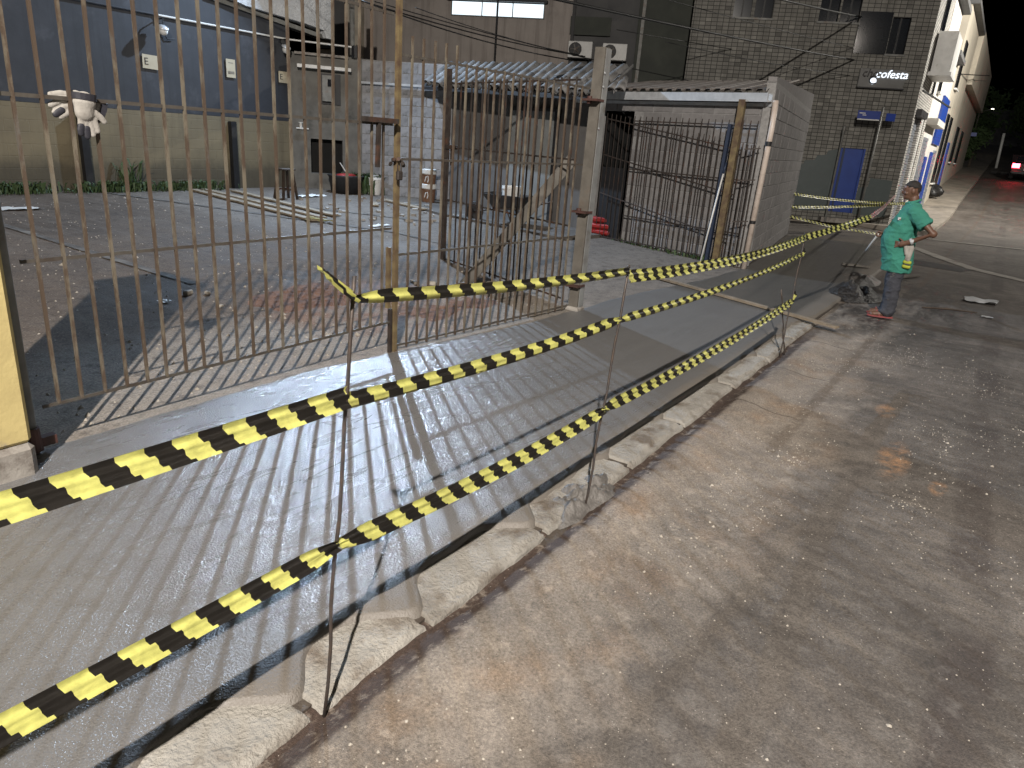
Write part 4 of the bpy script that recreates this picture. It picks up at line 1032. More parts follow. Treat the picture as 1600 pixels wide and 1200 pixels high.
mb = MB(); mb.box((1.9, -.01, 6.3), (.9, .06, 1.3)); side_piece("side_window", mb, M['glass_dark'], shop, CX[0])
mb = MB(); mb.box((3.5, -.01, 4.6), (.35, .06, 1.1)); side_piece("side_window", mb, M['glass_dark'], shop, CX[0])
mb = MB(); mb.bar((.3, -.05, 3.9), (1.6, -.75, 3.55), .04, .04); side_piece("bracket", mb, M['black'], shop, CX[0])

def row_house(name, x0, x1, ht, mat, label, openings, setb=0.0):
    """house along the street; openings: (u0,u1,z0,z1,kind)"""
    z = sz((x0+x1)/2)+.12
    r = empty(name, (x0, side(x0)+setb, z), label, "building", "houses along the far footway", rz=SRZ)
    L = x1-x0
    mb = MB(); mb.box((L/2, 2.6, ht/2-1), (L-.02, 5.2, ht+2)); mb.build("wall", mat, r)
    mb = MB(); mb.box((L/2, 2.5, ht+.03), (L+.1, 5.5, .16)); mb.build("roof_slab", M['beige_dark'], r)
    for u0, u1, za, zb, kind in openings:
        if kind == 'shutter':
            mb = MB()
            n = max(3, int((zb-za)/.12))
            for k in range(n): mb.box(((u0+u1)/2, -.02-.01*(k % 2), za+(k+.5)*(zb-za)/n), (u1-u0, .05, (zb-za)/n*.9))
            mb.build("roller_shutter", M['shutter'], r)
        elif kind == 'door':
            mb = MB(); mb.box(((u0+u1)/2, -.02, (za+zb)/2), (u1-u0, .07, zb-za)); mb.build("door", M['blue_door'], r)
        elif kind == 'band':
            mb = MB(); mb.box(((u0+u1)/2, -.03, (za+zb)/2), (u1-u0, .10, zb-za)); mb.build("painted_band", M['blue_door'], r)
        elif kind == 'ledge':
            mb = MB(); mb.box(((u0+u1)/2, -.15, (za+zb)/2), (u1-u0, .35, zb-za)); mb.build("ledge", mat, r)
        else:
            mb = MB(); mb.box(((u0+u1)/2, -.02, (za+zb)/2), (u1-u0, .06, zb-za)); g = mb.build("window", M['glass_dark'], r)
            mb = MB(); mb.box(((u0+u1)/2, -.06, za-.03), (u1-u0+.1, .10, .06)); mb.build("sill", M['white'], g)
    return r
M['pale_render'] = pm("pale_grey_render", (.56, .54, .50), (.48, .46, .43), 1.2, .8, .3, .006, stain=(.33, .31, .28), sscale=.8)
row_house("row_house", 28.7, 32.2, 7.0, M['pale_render'], "white rendered house with grey shutter right after the tiled shop", [(.3, 1.6, .05, 2.7, 'shutter'), (1.9, 2.9, .05, 2.1, 'door'), (1.0, 1.7, 4.2, 5.4, 'window'), (.1, 3.4, 3.1, 3.3, 'ledge')])
row_house("row_house", 32.25, 35.5, 5.6, M['pale_render'], "low white house with a blue painted band", [(.2, 3.0, 2.5, 4.2, 'band'), (.5, 1.4, .05, 2.2, 'door'), (1.8, 2.9, .05, 2.3, 'shutter')])
row_house("row_house", 35.55, 43.5, 7.4, M['cream_wall'], "cream house with tall narrow windows along the far footway", [(1.0, 2.2, .6, 3.4, 'window'), (3.2, 4.4, .1, 3.4, 'window'), (1.0, 2.2, 4.4, 6.2, 'window'), (5.4, 6.4, .1, 2.4, 'door')])
row_house("row_house", 43.55, 64.0, 6.9, M['cream_wall'], "long cream building with a projecting upper storey, last in the row", [(3, 5, .8, 2.6, 'window'), (8, 10, .8, 2.6, 'window'), (0, 20.4, 4.4, 6.8, 'ledge')], .10)

# blue street name plates on a pole at the corner
r = empty("street_sign", (23.55, 3.35, .08), "two blue street name plates on a slim pole before the tiled shop", "street sign", rz=FRZ+math.pi)
mb = MB(); mb.tube((0, 0, 0), (0, 0, 3.25), .03, n=10); mb.build("pole", M['steel_grey'], r, smooth=True)
M['sign_blue'] = pm("street_sign_blue", (.012, .04, .26), (.010, .035, .22), 5, .35, 0)
pl = MB(); pl.box((-.34, -.05, 3.02), (.60, .012, .22)); a_ = pl.build("name_plate", M['sign_blue'], r)
pl = MB(); pl.box((-.34, -.052, 2.895), (.58, .012, .03)); pl.build("plate_edge", M['white'], a_)
for k, wd in enumerate((.16, .10)):
    pl = MB(); pl.box((-.52+.06*k, -.058, 3.06-.05*k), (wd, .004, .022)); pl.build("print_line", M['white'], a_)
pl = MB(); pl.box((.24, -.05, 2.99), (.32, .012, .20), RZ(.5)); b_ = pl.build("name_plate", M['sign_blue'], r)
pl = MB(); pl.box((.23, -.060, 3.02), (.16, .004, .022), RZ(.5)); pl.build("print_line", M['white'], b_)
# dark pipe mast beside the blue door
mb = MB(); mb.tube((23.55, 4.25, .05), (23.55, 4.25, 2.75), .03, n=8); mb.ell((23.55, 4.25, 2.66), (.05, .05, .16)); single("sign_mast", mb, M['steel_grey'], "thin grey mast with a dark knob in front of the blue door", "mast")
# rubbish bags on the far footway
M['bag'] = pm("black_rubbish_bag", (.012, .012, .013), (.008, .008, .009), 5, .42, .8, .03, bscale=9)
for (x, y, s_, lab) in ((38.0, 2.55, .32, "black rubbish bag against the far houses, nearer one"), (38.9, 2.62, .28, "black rubbish bag against the far houses, farther one")):
    U, A_ = np.meshgrid(np.linspace(0, 1, 14), np.linspace(0, 2*math.pi, 26), indexing='ij')
    th = U*math.pi; k_ = 1+1.1*fbm(np.cos(A_)*2+x, th*1.5+np.sin(A_)*2, 3)
    o = grid("rubbish_bag", s_*np.sin(th)**.7*np.cos(A_)*k_, s_*np.sin(th)**.7*np.sin(A_)*k_, s_*.8*(1+np.cos(th)*(1+.25*np.cos(th)))*(1+.5*fbm(A_, th*2, 2)), M['bag'])
    o.location = (x, y, sz(x)+.13); tag(o, lab, "bag")

# ================================================================== overhead cables
def cable(p0, p1, sag, rad, label):
    p0 = Vector(p0); p1 = Vector(p1); pts = []
    for i in range(25):
        t = i/24; p = p0.lerp(p1, t); p.z -= sag*4*t*(1-t); pts.append(p)
    mb = MB(); mb.path(pts, rad, 6); single("overhead_cable", mb, M['cable'], label, "cable", "overhead cables", smooth=True)
def ext(a, b, k0, k1):
    a = Vector(a); b = Vector(b); d = b-a; return a-d*k0, b+d*k1
for a, b, k0, k1, sag, rad, lab in [
    ((9.0, 6.2, 3.75), (45, 1.93, 6.35), .05, .0, .25, .022, "thick black cable crossing before the name sign towards the far street"),
    ((16, 4.82, 4.9), (40, 3.78, 7.75), .2, .0, .15, .022, "thick black cable high over the tiled shop"),
    ((14, 12.53, 4.45), (21, 8.09, 3.7), .1, .1, .1, .012, "thin cable sloping down behind the tile roof"),
    ((13, 13.18, 4.55), (19, 10.79, 4.12), .1, .05, .12, .016, "upper cable of the bundle across the beige wall"),
    ((13, 12.39, 4.35), (19, 10.99, 4.0), .1, .05, .14, .016, "lower cable of the bundle across the beige wall"),
    ((14, 11.37, 4.28), (19, 10.9, 4.15), .2, .05, .08, .010, "thin cable right of the bundle on the beige wall"),
    ((20, 8.24, 4.64), (45, 2.02, 6.1), .1, .0, .15, .010, "thin cable just below the thick crossing cable"),
    ((14, 6.0, 4.48), (30, 3.59, 5.3), .2, .1, .1, .008, "very thin cable between the two thick cables"),
    ((18, 7.06, 4.18), (26, 3.5, 4.26), .1, .05, .1, .009, "thin cable running down to the name sign")]:
    q0, q1 = ext(a, b, k0, k1); cable(q0, q1, sag, rad, lab)

# ================================================================== far street: car, lamps, trees
cx, cy = 58.0, -.95; cz = sz(cx)
r = empty("parked_car", (cx, cy, cz), "dark car far up the street with red tail lights on", "car")
M['car_paint'] = pm("dark_car_paint", (.03, .02, .022), (.025, .017, .018), 3, .25, 0)
M['tail'] = emit("red_tail_light", (1.0, .04, .06), 26.0)
mb = MB(); mb.prism([(cx-2.1, cy-.85, cz+.35), (cx-2.15, cy-.85, cz+.95), (cx-1.5, cy-.8, cz+1.02), (cx-.9, cy-.72, cz+1.48), (cx+.7, cy-.72, cz+1.48), (cx+1.3, cy-.8, cz+1.0), (cx+2.0, cy-.85, cz+.85), (cx+2.05, cy-.85, cz+.35)], (0, 1.7, 0)); part("body", mb, M['car_paint'], r)
mb = MB(); mb.box((cx-1.22, cy, cz+1.24), (.05, 1.3, .40), RY(.9)); part("rear_window", mb, M['glass_dark'], r)
for s_ in (-1, 1):
    mb = MB(); mb.box((cx-2.16, cy+s_*.66, cz+.82), (.08, .40, .26)); part("tail_light", mb, M['tail'], r)
    for e in (-1.35, 1.35):
        mb = MB(); mb.lathe([(.02, -.1), (.31, -.1), (.33, 0), (.31, .1), (.02, .1)], (cx+e, cy+s_*.78, cz+.33), 18, RX(math.pi/2)); part("wheel", mb, M['rubber'], r)
mb = MB(); mb.box((cx-2.17, cy, cz+.62), (.04, .42, .12)); part("number_plate", mb, M['white'], r)
mb = MB(); mb.box((cx-2.14, cy, cz+.42), (.14, 1.66, .18), bev=.03); part("bumper", mb, M['rubber'], r)
M['lamp_glow'] = emit("far_lamp_glow", (1.0, .95, .70), 5.0)
def street_lamp(x, y, h, label, arm, glow=None, head=None):
    z = sz(x); r = empty("street_lamp", (x, y, z), label, "street lamp", "street lamps")
    mb = MB(); mb.tube((x, y, z-.1), (x, y, z+h), .09, .05, n=12); part("pole", mb, M['concrete_post'], r, True)
    ex = Vector((x, y, z+h)) + Vector(arm)
    mb = MB(); mb.path([(x, y, z+h-.3), (x+arm[0]*.4, y+arm[1]*.4, z+h+.1), tuple(ex)], .03, 8); part("arm", mb, M['steel_grey'], r, True)
    mb = MB(); mb.box(ex + Vector((0, 0, .06)), (.5, .28, .09), bev=.03); hd = part("lamp_head", mb, M['steel_grey'], r)
    if glow: mb = MB(); mb.box(ex + Vector((0, 0, -.01)), (.40, .22, .04)); part("lamp_glass", mb, glow, hd)
street_lamp(84, 3.6, 4.2, "lit street lamp far up the street, taller of the two", (-.8, -1.0, .25), M['lamp_glow'])
street_lamp(92, 3.7, 3.2, "lit street lamp far up the street, lower and farther", (-.8, -1.2, .2), M['lamp_glow'])
# fixtures of the lamps that light the place and of the added fill lamp (outside the picture)
L0 = Vector(STREET_LAMP)
street_lamp(L0.x-.9, L0.y-1.5, 6.3, "street lamp behind the viewer lighting the footway", (.9, 1.5, .30))
street_lamp(FAR_LAMP[0], FAR_LAMP[1]-3.2, 7.4, "street lamp across the road beyond the crossing", (0, 3.2, .35))
street_lamp(FILL_LAMP[0], FILL_LAMP[1]-3.4, 7.4, "added fill lamp on a pole across the road opposite the shed", (0, 3.4, .35))  # unseen pole and head made up to carry the added fill light
mb = MB(); mb.tube((70, .9, sz(70)), (70.0, 1.0, sz(70)+2.6), .10, n=10); single("utility_pole", mb, M['white'], "pale pole at the roadside far up the street", "pole", smooth=True)
# sign board by the far plants
r = empty("road_sign", (64, 3.0, sz(64)+.1), "small blue road sign on a post by the far plants", "road sign")
mb = MB(); mb.tube((64, 3.0, sz(64)), (64, 3.0, sz(64)+2.6), .035, n=8); part("post", mb, M['steel_grey'], r)
mb = MB(); mb.box((63.95, 3.0, sz(64)+2.5), (.03, .9, .25)); part("plate", mb, M['sign_blue'], r)
M['bark'] = pm("tree_bark", (.07, .055, .04), (.045, .035, .026), 8, .9, .6, .01)
M['foliage'] = pm("tree_foliage", (.035, .065, .022), (.06, .095, .035), 2.0, .7, 0)
def tree(x, y, h, rad, n, label, leaf=.16, seed=1):
    rnd = random.Random(seed); z = sz(x)
    r = empty("street_tree", (x, y, z), label, "tree", "trees up the street")
    mb = MB(); mb.path([(x, y, z-.1), (x+.05, y, z+h*.35), (x, y+.1, z+h*.7)], [.11, .08, .04], 8)
    for k in range(5):
        a = k*1.3; mb.path([(x, y, z+h*(.4+.05*k)), (x+rad*.5*math.cos(a), y+rad*.5*math.sin(a), z+h*(.62+.05*k))], [.04, .015], 6)
    part("trunk", mb, M['bark'], r)
    V = []; F = []
    cl = [(rnd.gauss(0, .45)*rad, rnd.gauss(0, .45)*rad, h*.72+rnd.gauss(0, .38)*rad) for _ in range(16)]
    for _ in range(n):
        c = rnd.choice(cl); p = Vector((x+c[0]+rnd.gauss(0, .20)*rad, y+c[1]+rnd.gauss(0, .20)*rad, z+c[2]+rnd.gauss(0, .18)*rad))
        u = Vector((rnd.gauss(0, 1), rnd.gauss(0, 1), rnd.gauss(0, 1))).normalized(); v = u.orthogonal().normalized(); b = len(V)
        V += [p-u*leaf, p+v*leaf*.5, p+u*leaf, p-v*leaf*.5]; F.append((b, b+1, b+2, b+3))
    mb = MB(); mb.add(V, F); part("crown", mb, M['foliage'], r)
tree(66, 2.6, 3.4, 1.0, 1500, "small round street tree on the far footway", seed=2)
tree(88, 5.2, 6.5, 2.6, 2500, "large dark tree behind the lit lamps", .28, seed=3)
tree(110, -1.0, 7.0, 3.2, 2500, "broad dark tree closing the far end of the street", .35, seed=4)
tree(65.5, 3.4, 1.5, .8, 900, "low bush growing at the end of the house row", .14, seed=5)
mb = MB(); mb.box((135, 5, sz(135)+2), (2, 60, 6)); single("far_wall", mb, M['beige_dark'], "dark low building closing the street far away", "building")
# ================================================================== barrier of rods and tape
def mat_tape(name, ca, cb, pitch=.132, skew=.24):
    t = NT(name); uv = t.n.new("ShaderNodeUVMap").outputs[0]; s_ = t.sep(uv)
    f = t.math('FRACT', t.math('ADD', t.math('DIVIDE', s_[0], pitch), t.math('ADD', t.math('MULTIPLY', s_[1], skew*.6), t.math('MULTIPLY', t.math('FLOOR', t.math('MULTIPLY', t.math('ADD', s_[1], t.math('MULTIPLY', t.noise(2.0, 2, vec=t.mapping((1, .01, 1), src=uv)), .6)), 2.2)), skew*.4))))
    k = t.math('GREATER_THAN', f, .5)
    wr = t.n.new('ShaderNodeTexWave'); wr.bands_direction = 'Y'; wr.inputs['Scale'].default_value = 1.0; wr.inputs['Distortion'].default_value = 1.5; wr.inputs['Detail'].default_value = 3; t.l.new(t.mapping((3.0, 1.0, 1), src=uv), wr.inputs[0])
    dirt = t.ramp(t.noise(16, 6, .7), [(.3, .62), (.6, 1.0)])
    col = t.mix(1.0, t.mix(k, ca, cb), dirt, 'MULTIPLY')
    t.set(Base_Color=col, Roughness=.34, Specular_IOR_Level=.5); t.b.inputs["Transmission Weight"].default_value = 0
    b0 = t.bump(t.noise(14, 4, .6, vec=t.mapping((1, 1, 4))), .25, .01)
    t.bump(wr.outputs['Fac'], .35, .004, prev=b0)
    tr = t.n.new('ShaderNodeBsdfTranslucent'); t.l.new(col, tr.inputs[0]); mx = t.n.new('ShaderNodeMixShader'); mx.inputs[0].default_value = .18
    t.l.new(t.b.outputs[0], mx.inputs[1]); t.l.new(tr.outputs[0], mx.inputs[2]); t.l.new(mx.outputs[0], t.n['Material Output'].inputs[0])
    return t.m
M['tape'] = mat_tape("black_yellow_tape", (.58, .57, .165), (.017, .015, .013))
M['tape_red'] = mat_tape("red_white_tape", (.70, .68, .66), (.50, .035, .035), .5)
def tape(name, spans, label, mat, group="barrier tapes", wd=.066):
    """spans: list of (p0, p1, sag, tilt0, tilt1, pinch0, pinch1, fold)"""
    V = []; F = []; UV = []; u = 0.0
    for p0, p1, sag, t0, t1, q0, q1, fold in spans:
        p0 = Vector(p0); p1 = Vector(p1); L = (p1-p0).length; n = max(8, int(L/.035)); m = 7; b0 = len(V)
        d = (p1-p0).normalized(); side_ = Vector((0, 0, 1)).cross(d).normalized()
        for i in range(n+1):
            t = i/n; c = p0.lerp(p1, t); c.z -= sag*4*t*(1-t)
            til = t0 + (t1-t0)*t + .10*math.sin(t*L*3.1+p0.x*3)
            pin = 1.0
            if q0: pin = min(pin, .5+.5*min(1, (t*L)/.12))
            if q1: pin = min(pin, .5+.5*min(1, ((1-t)*L)/.12))
            wv = Vector((0, 0, 1))*math.cos(til) + side_*math.sin(til); nv_ = d.cross(wv)
            for k in range(m):
                s_ = k/(m-1)-.5
                cre = .006*math.sin(k*2.1+t*L*.5) + .002*math.sin(t*L*4+k)
                q = c + wv*(s_*wd*pin) + nv_*(cre*(1.0 if pin > .6 else 2.2))
                if fold and s_ < -.5+fold:        # lower strip folded up over the face
                    ss = 2*(-.5+fold) - s_; q = c + wv*(ss*wd*pin) - nv_*.008
                V.append(q); UV.append((u+t*L, k/(m-1)))
        for i in range(n):
            for k in range(m-1):
                a = b0+i*m+k; F.append((a, a+1, a+m+1, a+m))
        u += L + .031
    me = bpy.data.meshes.new(name); base = Vector(spans[0][0]); me.from_pydata([tuple(v-base) for v in V], [], F); me.materials.append(mat)
    uvl = me.uv_layers.new(name="UVMap"); li = [0]*len(me.loops); me.loops.foreach_get("vertex_index", li)
    uvl.data.foreach_set("uv", [c for i in li for c in UV[i]])
    me.polygons.foreach_set("use_smooth", [True]*len(me.polygons))
    o = link(bpy.data.objects.new(name, me)); o.location = base
    return tag(o, label, "tape", group)
RODS = [((-.95, 1.46, -.07), (-.80, 1.46, 1.38)), ((1.26, 1.44, -.07), (1.425, 1.46, 1.40)), ((3.06, 1.44, -.07), (3.30, 1.46, 1.24)), ((7.07, 1.43, -.07), (7.28, 1.46, 1.14)), ((7.16, 1.40, -.07), (7.0, 1.52, .62))]
for (a, b), lab in zip(RODS, ("steel rod holding the tape outside the left edge", "steel rod standing in the gutter nearest the viewer", "steel rod standing in the spilled mortar", "thin steel rod in the kerb near the board", "short thin steel rod crossing the rod near the board")):
    mb = MB(); pts = [Vector(a).lerp(Vector(b), k/10) + Vector((.004*math.sin(k*1.3), .004*math.cos(k*1.9), 0)) for k in range(11)]
    mb.path(pts, .0062, 8); single("steel_rod", mb, M['rod'], lab, "rod", "barrier rods", smooth=True, base=a)
def rodp(i, z):
    a, b = Vector(RODS[i][0]), Vector(RODS[i][1]); t = (z-a.z)/(b.z-a.z); return a.lerp(b, t) + Vector((0, -.008, 0))
tape("barrier_tape", [(rodp(1, 1.33)+Vector((-.13, -.02, .095)), rodp(1, 1.34), .0, .9, .5, False, True, 0), (rodp(1, 1.33), rodp(2, 1.20), .015, .35, .15, True, False, .35), (rodp(2, 1.185), (7.28, 1.452, 1.10), .05, .25, .15, False, False, 0),
     ((7.28, 1.452, 1.10), (9.2, 1.18, 1.236), .01, .15, .2, False, True, 0)],
     "topmost black and yellow tape with a loose tail at the nearest rod", M['tape'])
tape("barrier_tape", [(rodp(0, 1.10), rodp(1, 1.05), .012, .55, .35, False, False, 0), (rodp(1, 1.03), rodp(2, .965), .02, .35, .55, False, True, .2), (rodp(2, .96), rodp(3, .93), .04, .45, .3, True, True, .25), (rodp(3, .93), rodp(3, .93)+Vector((.08, .0, .05)), .0, .2, .4, True, False, 0)],
     "middle black and yellow tape of the footway barrier", M['tape'])
tape("barrier_tape", [(rodp(0, .62), rodp(1, .578), .02, .45, .40, False, True, 0), (rodp(1, .578), rodp(2, .505), .03, .45, .3, True, True, 0), (rodp(2, .515), rodp(3, .50), .04, .3, .35, True, True, 0), (rodp(3, .50), rodp(3, .50)+Vector((.09, .0, .07)), .0, .2, .4, True, False, 0)],
     "lowest black and yellow tape of the footway barrier", M['tape'])
tape("barrier_tape", [((9.2, 1.18, 1.236), (22.9, 2.45, 1.02), .03, .2, .2, True, False, 0)], "red and white tape stretched past the worker to the shop corner", M['tape_red'])
tape("barrier_tape", [((18.4, 4.18, 1.0), (23.5, 2.20, .80), .05, .2, .3, False, False, 0)], "uppermost tape across the side street beyond the shed", M['tape'])
tape("barrier_tape", [((18.5, 4.2, .68), (23.5, 2.22, .82), .04, .2, .3, False, False, 0)], "middle tape across the side street beyond the shed", M['tape'])
tape("barrier_tape", [((18.6, 4.2, .46), (21.4, 2.20, .06), .05, .3, .6, False, False, 0)], "lowest tape across the side street sagging to the ground", M['tape'])

# boards
mb = MB(); mb.bar((9.75, 3.93, .042), (8.55, 1.18, .042), .075, .026); single("straightedge_board", mb, M['wood'], "long pine board laid across the wet concrete", "board")
mb = MB(); mb.bar((13.7, 1.22, -.005), (14.45, .90, -.005), .10, .025); single("road_board", mb, M['wood_grey'], "short flat board on the road behind the worker", "board")

# ================================================================== things in the lot
def bucket(name, loc, rad, h, body, label, cat="bucket", lid=None):
    r = empty(name, loc, label, cat)
    mb = MB(); mb.lathe([(.01, 0), (rad*.86, 0), (rad*.9, .02), (rad, h*.86), (rad*1.06, h*.86), (rad*1.06, h*.9), (rad*1.02, h), (rad*.95, h), (rad*.86, h*.5), (.01, h*.5)], (0, 0, 0), 24); mb.build("body", body, r, smooth=False)
    return r
M['bucket_brown'] = pm("brown_paint_bucket", (.17, .085, .045), (.12, .06, .032), 6, .5, .1, .002, stain=(.5, .48, .45), sscale=9, slo=.62, shi=.68)
b1 = bucket("bucket", (13.0, 12.65, lz(12.6)), .17, .40, M['white'], "white plastic bucket with handle before the block wall")
mb = MB(); mb.path([(-.17, 0, .36), (-.06, -.05, .45), (.08, -.05, .45), (.17, 0, .36)], .008, 6); mb.build("handle", M['white'], b1)
for k, (z, lab) in enumerate(((0, "brown printed paint bucket, lower of the stacked pair"), (.36, "brown printed paint bucket with a splashed white rim, on top of the other"))):
    b2 = bucket("paint_bucket", (13.30, 11.20, lz(11.2)+z), .17, .38, M['bucket_brown'], lab)
    mb = MB(); mb.lathe([(.172, 0), (.182, .02), (.182, .10), (.172, .11)], (0, 0, .28 if k else .31), 24); mb.build("rim", M['white'], b2)
    mb = MB(); mb.path([(-.168*math.cos(.2), -.02, .12), (-.172, -.06, .22), (-.15, -.10, .24), (-.14, -.105, .16), (-.15, -.09, .10)], .012, 6); mb.build("printed_swirl", M['white'], b2)
# stool
r = empty("wooden_stool", (10.14, 12.4, lz(12.4)), "dark wooden stool standing alone before the ochre wall", "stool")
mb = MB(); mb.box((0, 0, .60), (.34, .26, .035), bev=.008); mb.build("seat", M['wood_dark'], r)
for sx in (-1, 1):
    for sy in (-1, 1):
        mb = MB(); mb.bar((sx*.18, sy*.14, 0), (sx*.11, sy*.08, .59), .042, .042); mb.build("leg", M['wood_dark'], r)
for sy in (-1, 1): mb = MB(); mb.bar((-.155, sy*.115, .2), (.155, sy*.115, .2), .03, .03); mb.build("stretcher", M['red_oxide'] if sy > 0 else M['wood_dark'], r)
# planks on the ground
for (a, b, wd, lab) in (((9.0, 14.0), (8.58, 9.75), .16, "weathered board on the lot floor, left one of the long boards"), ((9.25, 14.0), (8.95, 9.95), .14, "weathered board on the lot floor, middle one of the long boards"), ((9.75, 13.6), (9.36, 10.1), .15, "weathered board on the lot floor, right one of the long boards"), ((12.30, 11.7), (11.95, 10.15), .18, "broken board lying before the stacked paint buckets"), ((11.6, 11.3), (11.25, 10.9), .12, "short board offcut tilted on the rubble")):
    mb = MB(); mb.bar((a[0], a[1], lz(a[1])+.03), (b[0], b[1], lz(b[1])+.035), wd, .03); single("lot_board", mb, M['wood'], lab, "board", "boards on the lot floor")
mb = MB()
for k in range(7):
    a = random.uniform(0, 6.28); mb.bar((8.75+random.uniform(-.12, .12), 9.75+random.uniform(-.15, .15), lz(9.7)+.03), (8.75+.3*math.cos(a), 9.75+.3*math.sin(a), lz(9.7)+random.uniform(.03, .12)), .05, .012)
M['leafpile'] = pm("dry_yellow_leaves", (.30, .26, .08), (.17, .15, .05), 12, .7, .2, .003)
single("leaf_litter", mb, M['leafpile'], "yellowish scraps at the near end of the long boards", "litter")
mb = MB(); mb.tube((12.75, 12.9, lz(12.9)), (12.5, 13.3, .95), .012, n=6); single("broom_stick", mb, M['white'], "thin white stick leaning by the black tub", "stick")
def crumple(x, y, z, sx, sy, name, mat, label, cat, seed=0, h=.05):
    n = 9; U, Vv = np.meshgrid(np.linspace(-1, 1, n), np.linspace(-1, 1, n), indexing='ij')
    X = x + sx*U*(1+.3*fbm(U*2+seed, Vv*2, 2)); Y = y + sy*Vv*(1+.5*fbm(U*2, Vv*2+seed, 2)); Z = z + .01 + h*np.abs(fbm(U*1.6+seed*3, Vv*1.6, 3))*2
    o = grid(name, X-x, Y-y, Z-z, mat, smooth=False); o.location = (x, y, z); return tag(o, label, cat)
crumple(5.05, 12.3, lz(12.3), .28, .16, "plastic_scrap", M['white'], "pale plastic rag lying at the left of the lot", "rag", 1)
crumple(4.45, 12.9, lz(12.9), .20, .10, "cardboard_scrap", M['wood'], "brown cardboard scrap near the back wall", "cardboard", 2)
crumple(11.0, 12.6, lz(12.6), .35, .10, "paper_sack", M['white'], "white crumpled paper sack near the black tub", "sack", 3, .10)
crumple(9.4, 9.0, lz(9), .22, .06, "paper_scrap", M['white'], "white paper strip lying in the middle of the lot", "paper", 4)
crumple(3.75, 6.4, lz(6.4), .05, .04, "paper_scrap", M['white'], "tiny white paper scrap inside the gate", "paper", 5)
for k in range(46):
    x = random.uniform(9.5, 12.6); y = random.uniform(8.6, 12.4)
    if k == 0:
        rub = empty("rubble_scatter", (11, 10.4, lz(10.4)), "scatter of pale rubble chips along the lot floor by the sheds", "rubble"); mbr = MB()
    mbr.box((x, y, lz(y)+.02), (random.uniform(.03, .16), random.uniform(.03, .09), random.uniform(.02, .06)), RZ(random.uniform(0, 3)) @ RX(random.uniform(-.3, .3)))
part("chips", mbr, M['grey_plaster'], rub)["kind"] = "stuff"
mb = MB()
for (x, y, s_) in ((4.1, 6.55, .10), (4.25, 6.45, .07), (4.05, 5.95, .06), (6.45, 5.6, .08), (6.6, 5.45, .10), (6.5, 5.7, .05)): mb.box((x, y, lz(y)+.02), (s_, s_*.6, s_*.5), RZ(x*7) @ RX(.2), bev=.01)
single("broken_brick", mb, M['pebble'], "few pale broken pieces lying just inside the gate", "rubble")
# wheelbarrow holding a splashed bucket
WBX, WBY = 12.15, 8.15; wz = lz(WBY)
r = empty("wheelbarrow", (WBX, WBY, wz), "dark wheelbarrow parked in front of the tile shed", "wheelbarrow", rz=math.radians(105))
mb = MB(); tp = [(-.42, -.30, .58), (.45, -.34, .60), (.45, .34, .60), (-.42, .30, .58)]; bt = [(-.25, -.18, .32), (.22, -.20, .30), (.22, .20, .30), (-.25, .18, .32)]
mb.add(tp+bt, [(0, 1, 5, 4), (1, 2, 6, 5), (2, 3, 7, 6), (3, 0, 4, 7), (4, 5, 6, 7)]); t_ = mb.build("tray", M['rubber'], r); sm = t_.modifiers.new("thickness", 'SOLIDIFY'); sm.thickness = .012
for s_ in (-1, 1):
    mb = MB(); mb.path([(.72, s_*.03, .18), (.3, s_*.2, .30), (-.35, s_*.26, .36), (-.85, s_*.28, .52)], .016, 8); mb.build("handle", M['bar_dark'], r)
    mb = MB(); mb.path([(-.3, s_*.26, .36), (-.38, s_*.28, .0), (-.2, s_*.26, .0), (-.05, s_*.24, .34)], .013, 8); mb.build("leg", M['bar_dark'], r)
mb = MB(); mb.lathe([(.05, -.03), (.15, -.045), (.19, -.03), (.20, 0), (.19, .03), (.15, .045), (.05, .03)], (.72, 0, .20), 20, RX(math.pi/2)); mb.build("wheel", M['rubber'], r)
b3 = bucket("splashed_bucket", (WBX+.05, WBY-.02, wz+.34), .18, .42, M['white'], "white bucket with blue print and grey splashes riding in the wheelbarrow")
mb = MB()
for k in range(7):
    a = math.pi*.78+k*.14; mb.box((.176*math.cos(a), .176*math.sin(a), .17), (.012, .03, .12), RZ(a))
mb.build("blue_print", M['blue_door'], b3)
# weeds at the foot of the walls
def weeds(name, n, sampler, hmin, hmax, mat):
    V = []; F = []
    for _ in range(n):
        x, y, z = sampler(); a = random.uniform(0, 6.28); h = random.uniform(hmin, hmax); l = random.uniform(.2, .7)*h; b = len(V); wd = random.uniform(.010, .03)
        dx, dy = math.cos(a), math.sin(a)
        V += [(x-dy*wd*.4, y+dx*wd*.4, z), (x+dy*wd*.4, y-dx*wd*.4, z), (x+dx*l*.5+dy*wd, y+dy*l*.5-dx*wd, z+h*.7), (x+dx*l*.5-dy*wd, y+dy*l*.5+dx*wd, z+h*.7), (x+dx*l, y+dy*l, z+h*.8)]
        F += [(0+b, 1+b, 2+b, 3+b), (3+b, 2+b, 4+b)]
    m = MB(); m.add(V, F); return tag(m.build(name, mat), kind="stuff")
CL = [(random.uniform(3, 9.4), random.uniform(.15, .5)) for _ in range(12)]
def s_wall():
    c, h = random.choice(CL); x = random.gauss(c, .22); return x, 14.1-abs(random.gauss(0, .13)), lz(14)
weeds("wall_weeds", 1500, s_wall, .03, .26, M['leaf'])
weeds("tub_weeds", 900, lambda: (random.gauss(13.0, .20), random.gauss(13.0, .16), lz(13)), .08, .62, M['leaf'])
weeds("tall_weeds", 22, lambda: (random.gauss(7.75, .12), 14.02, lz(14)), .4, .9, M['leaf'])
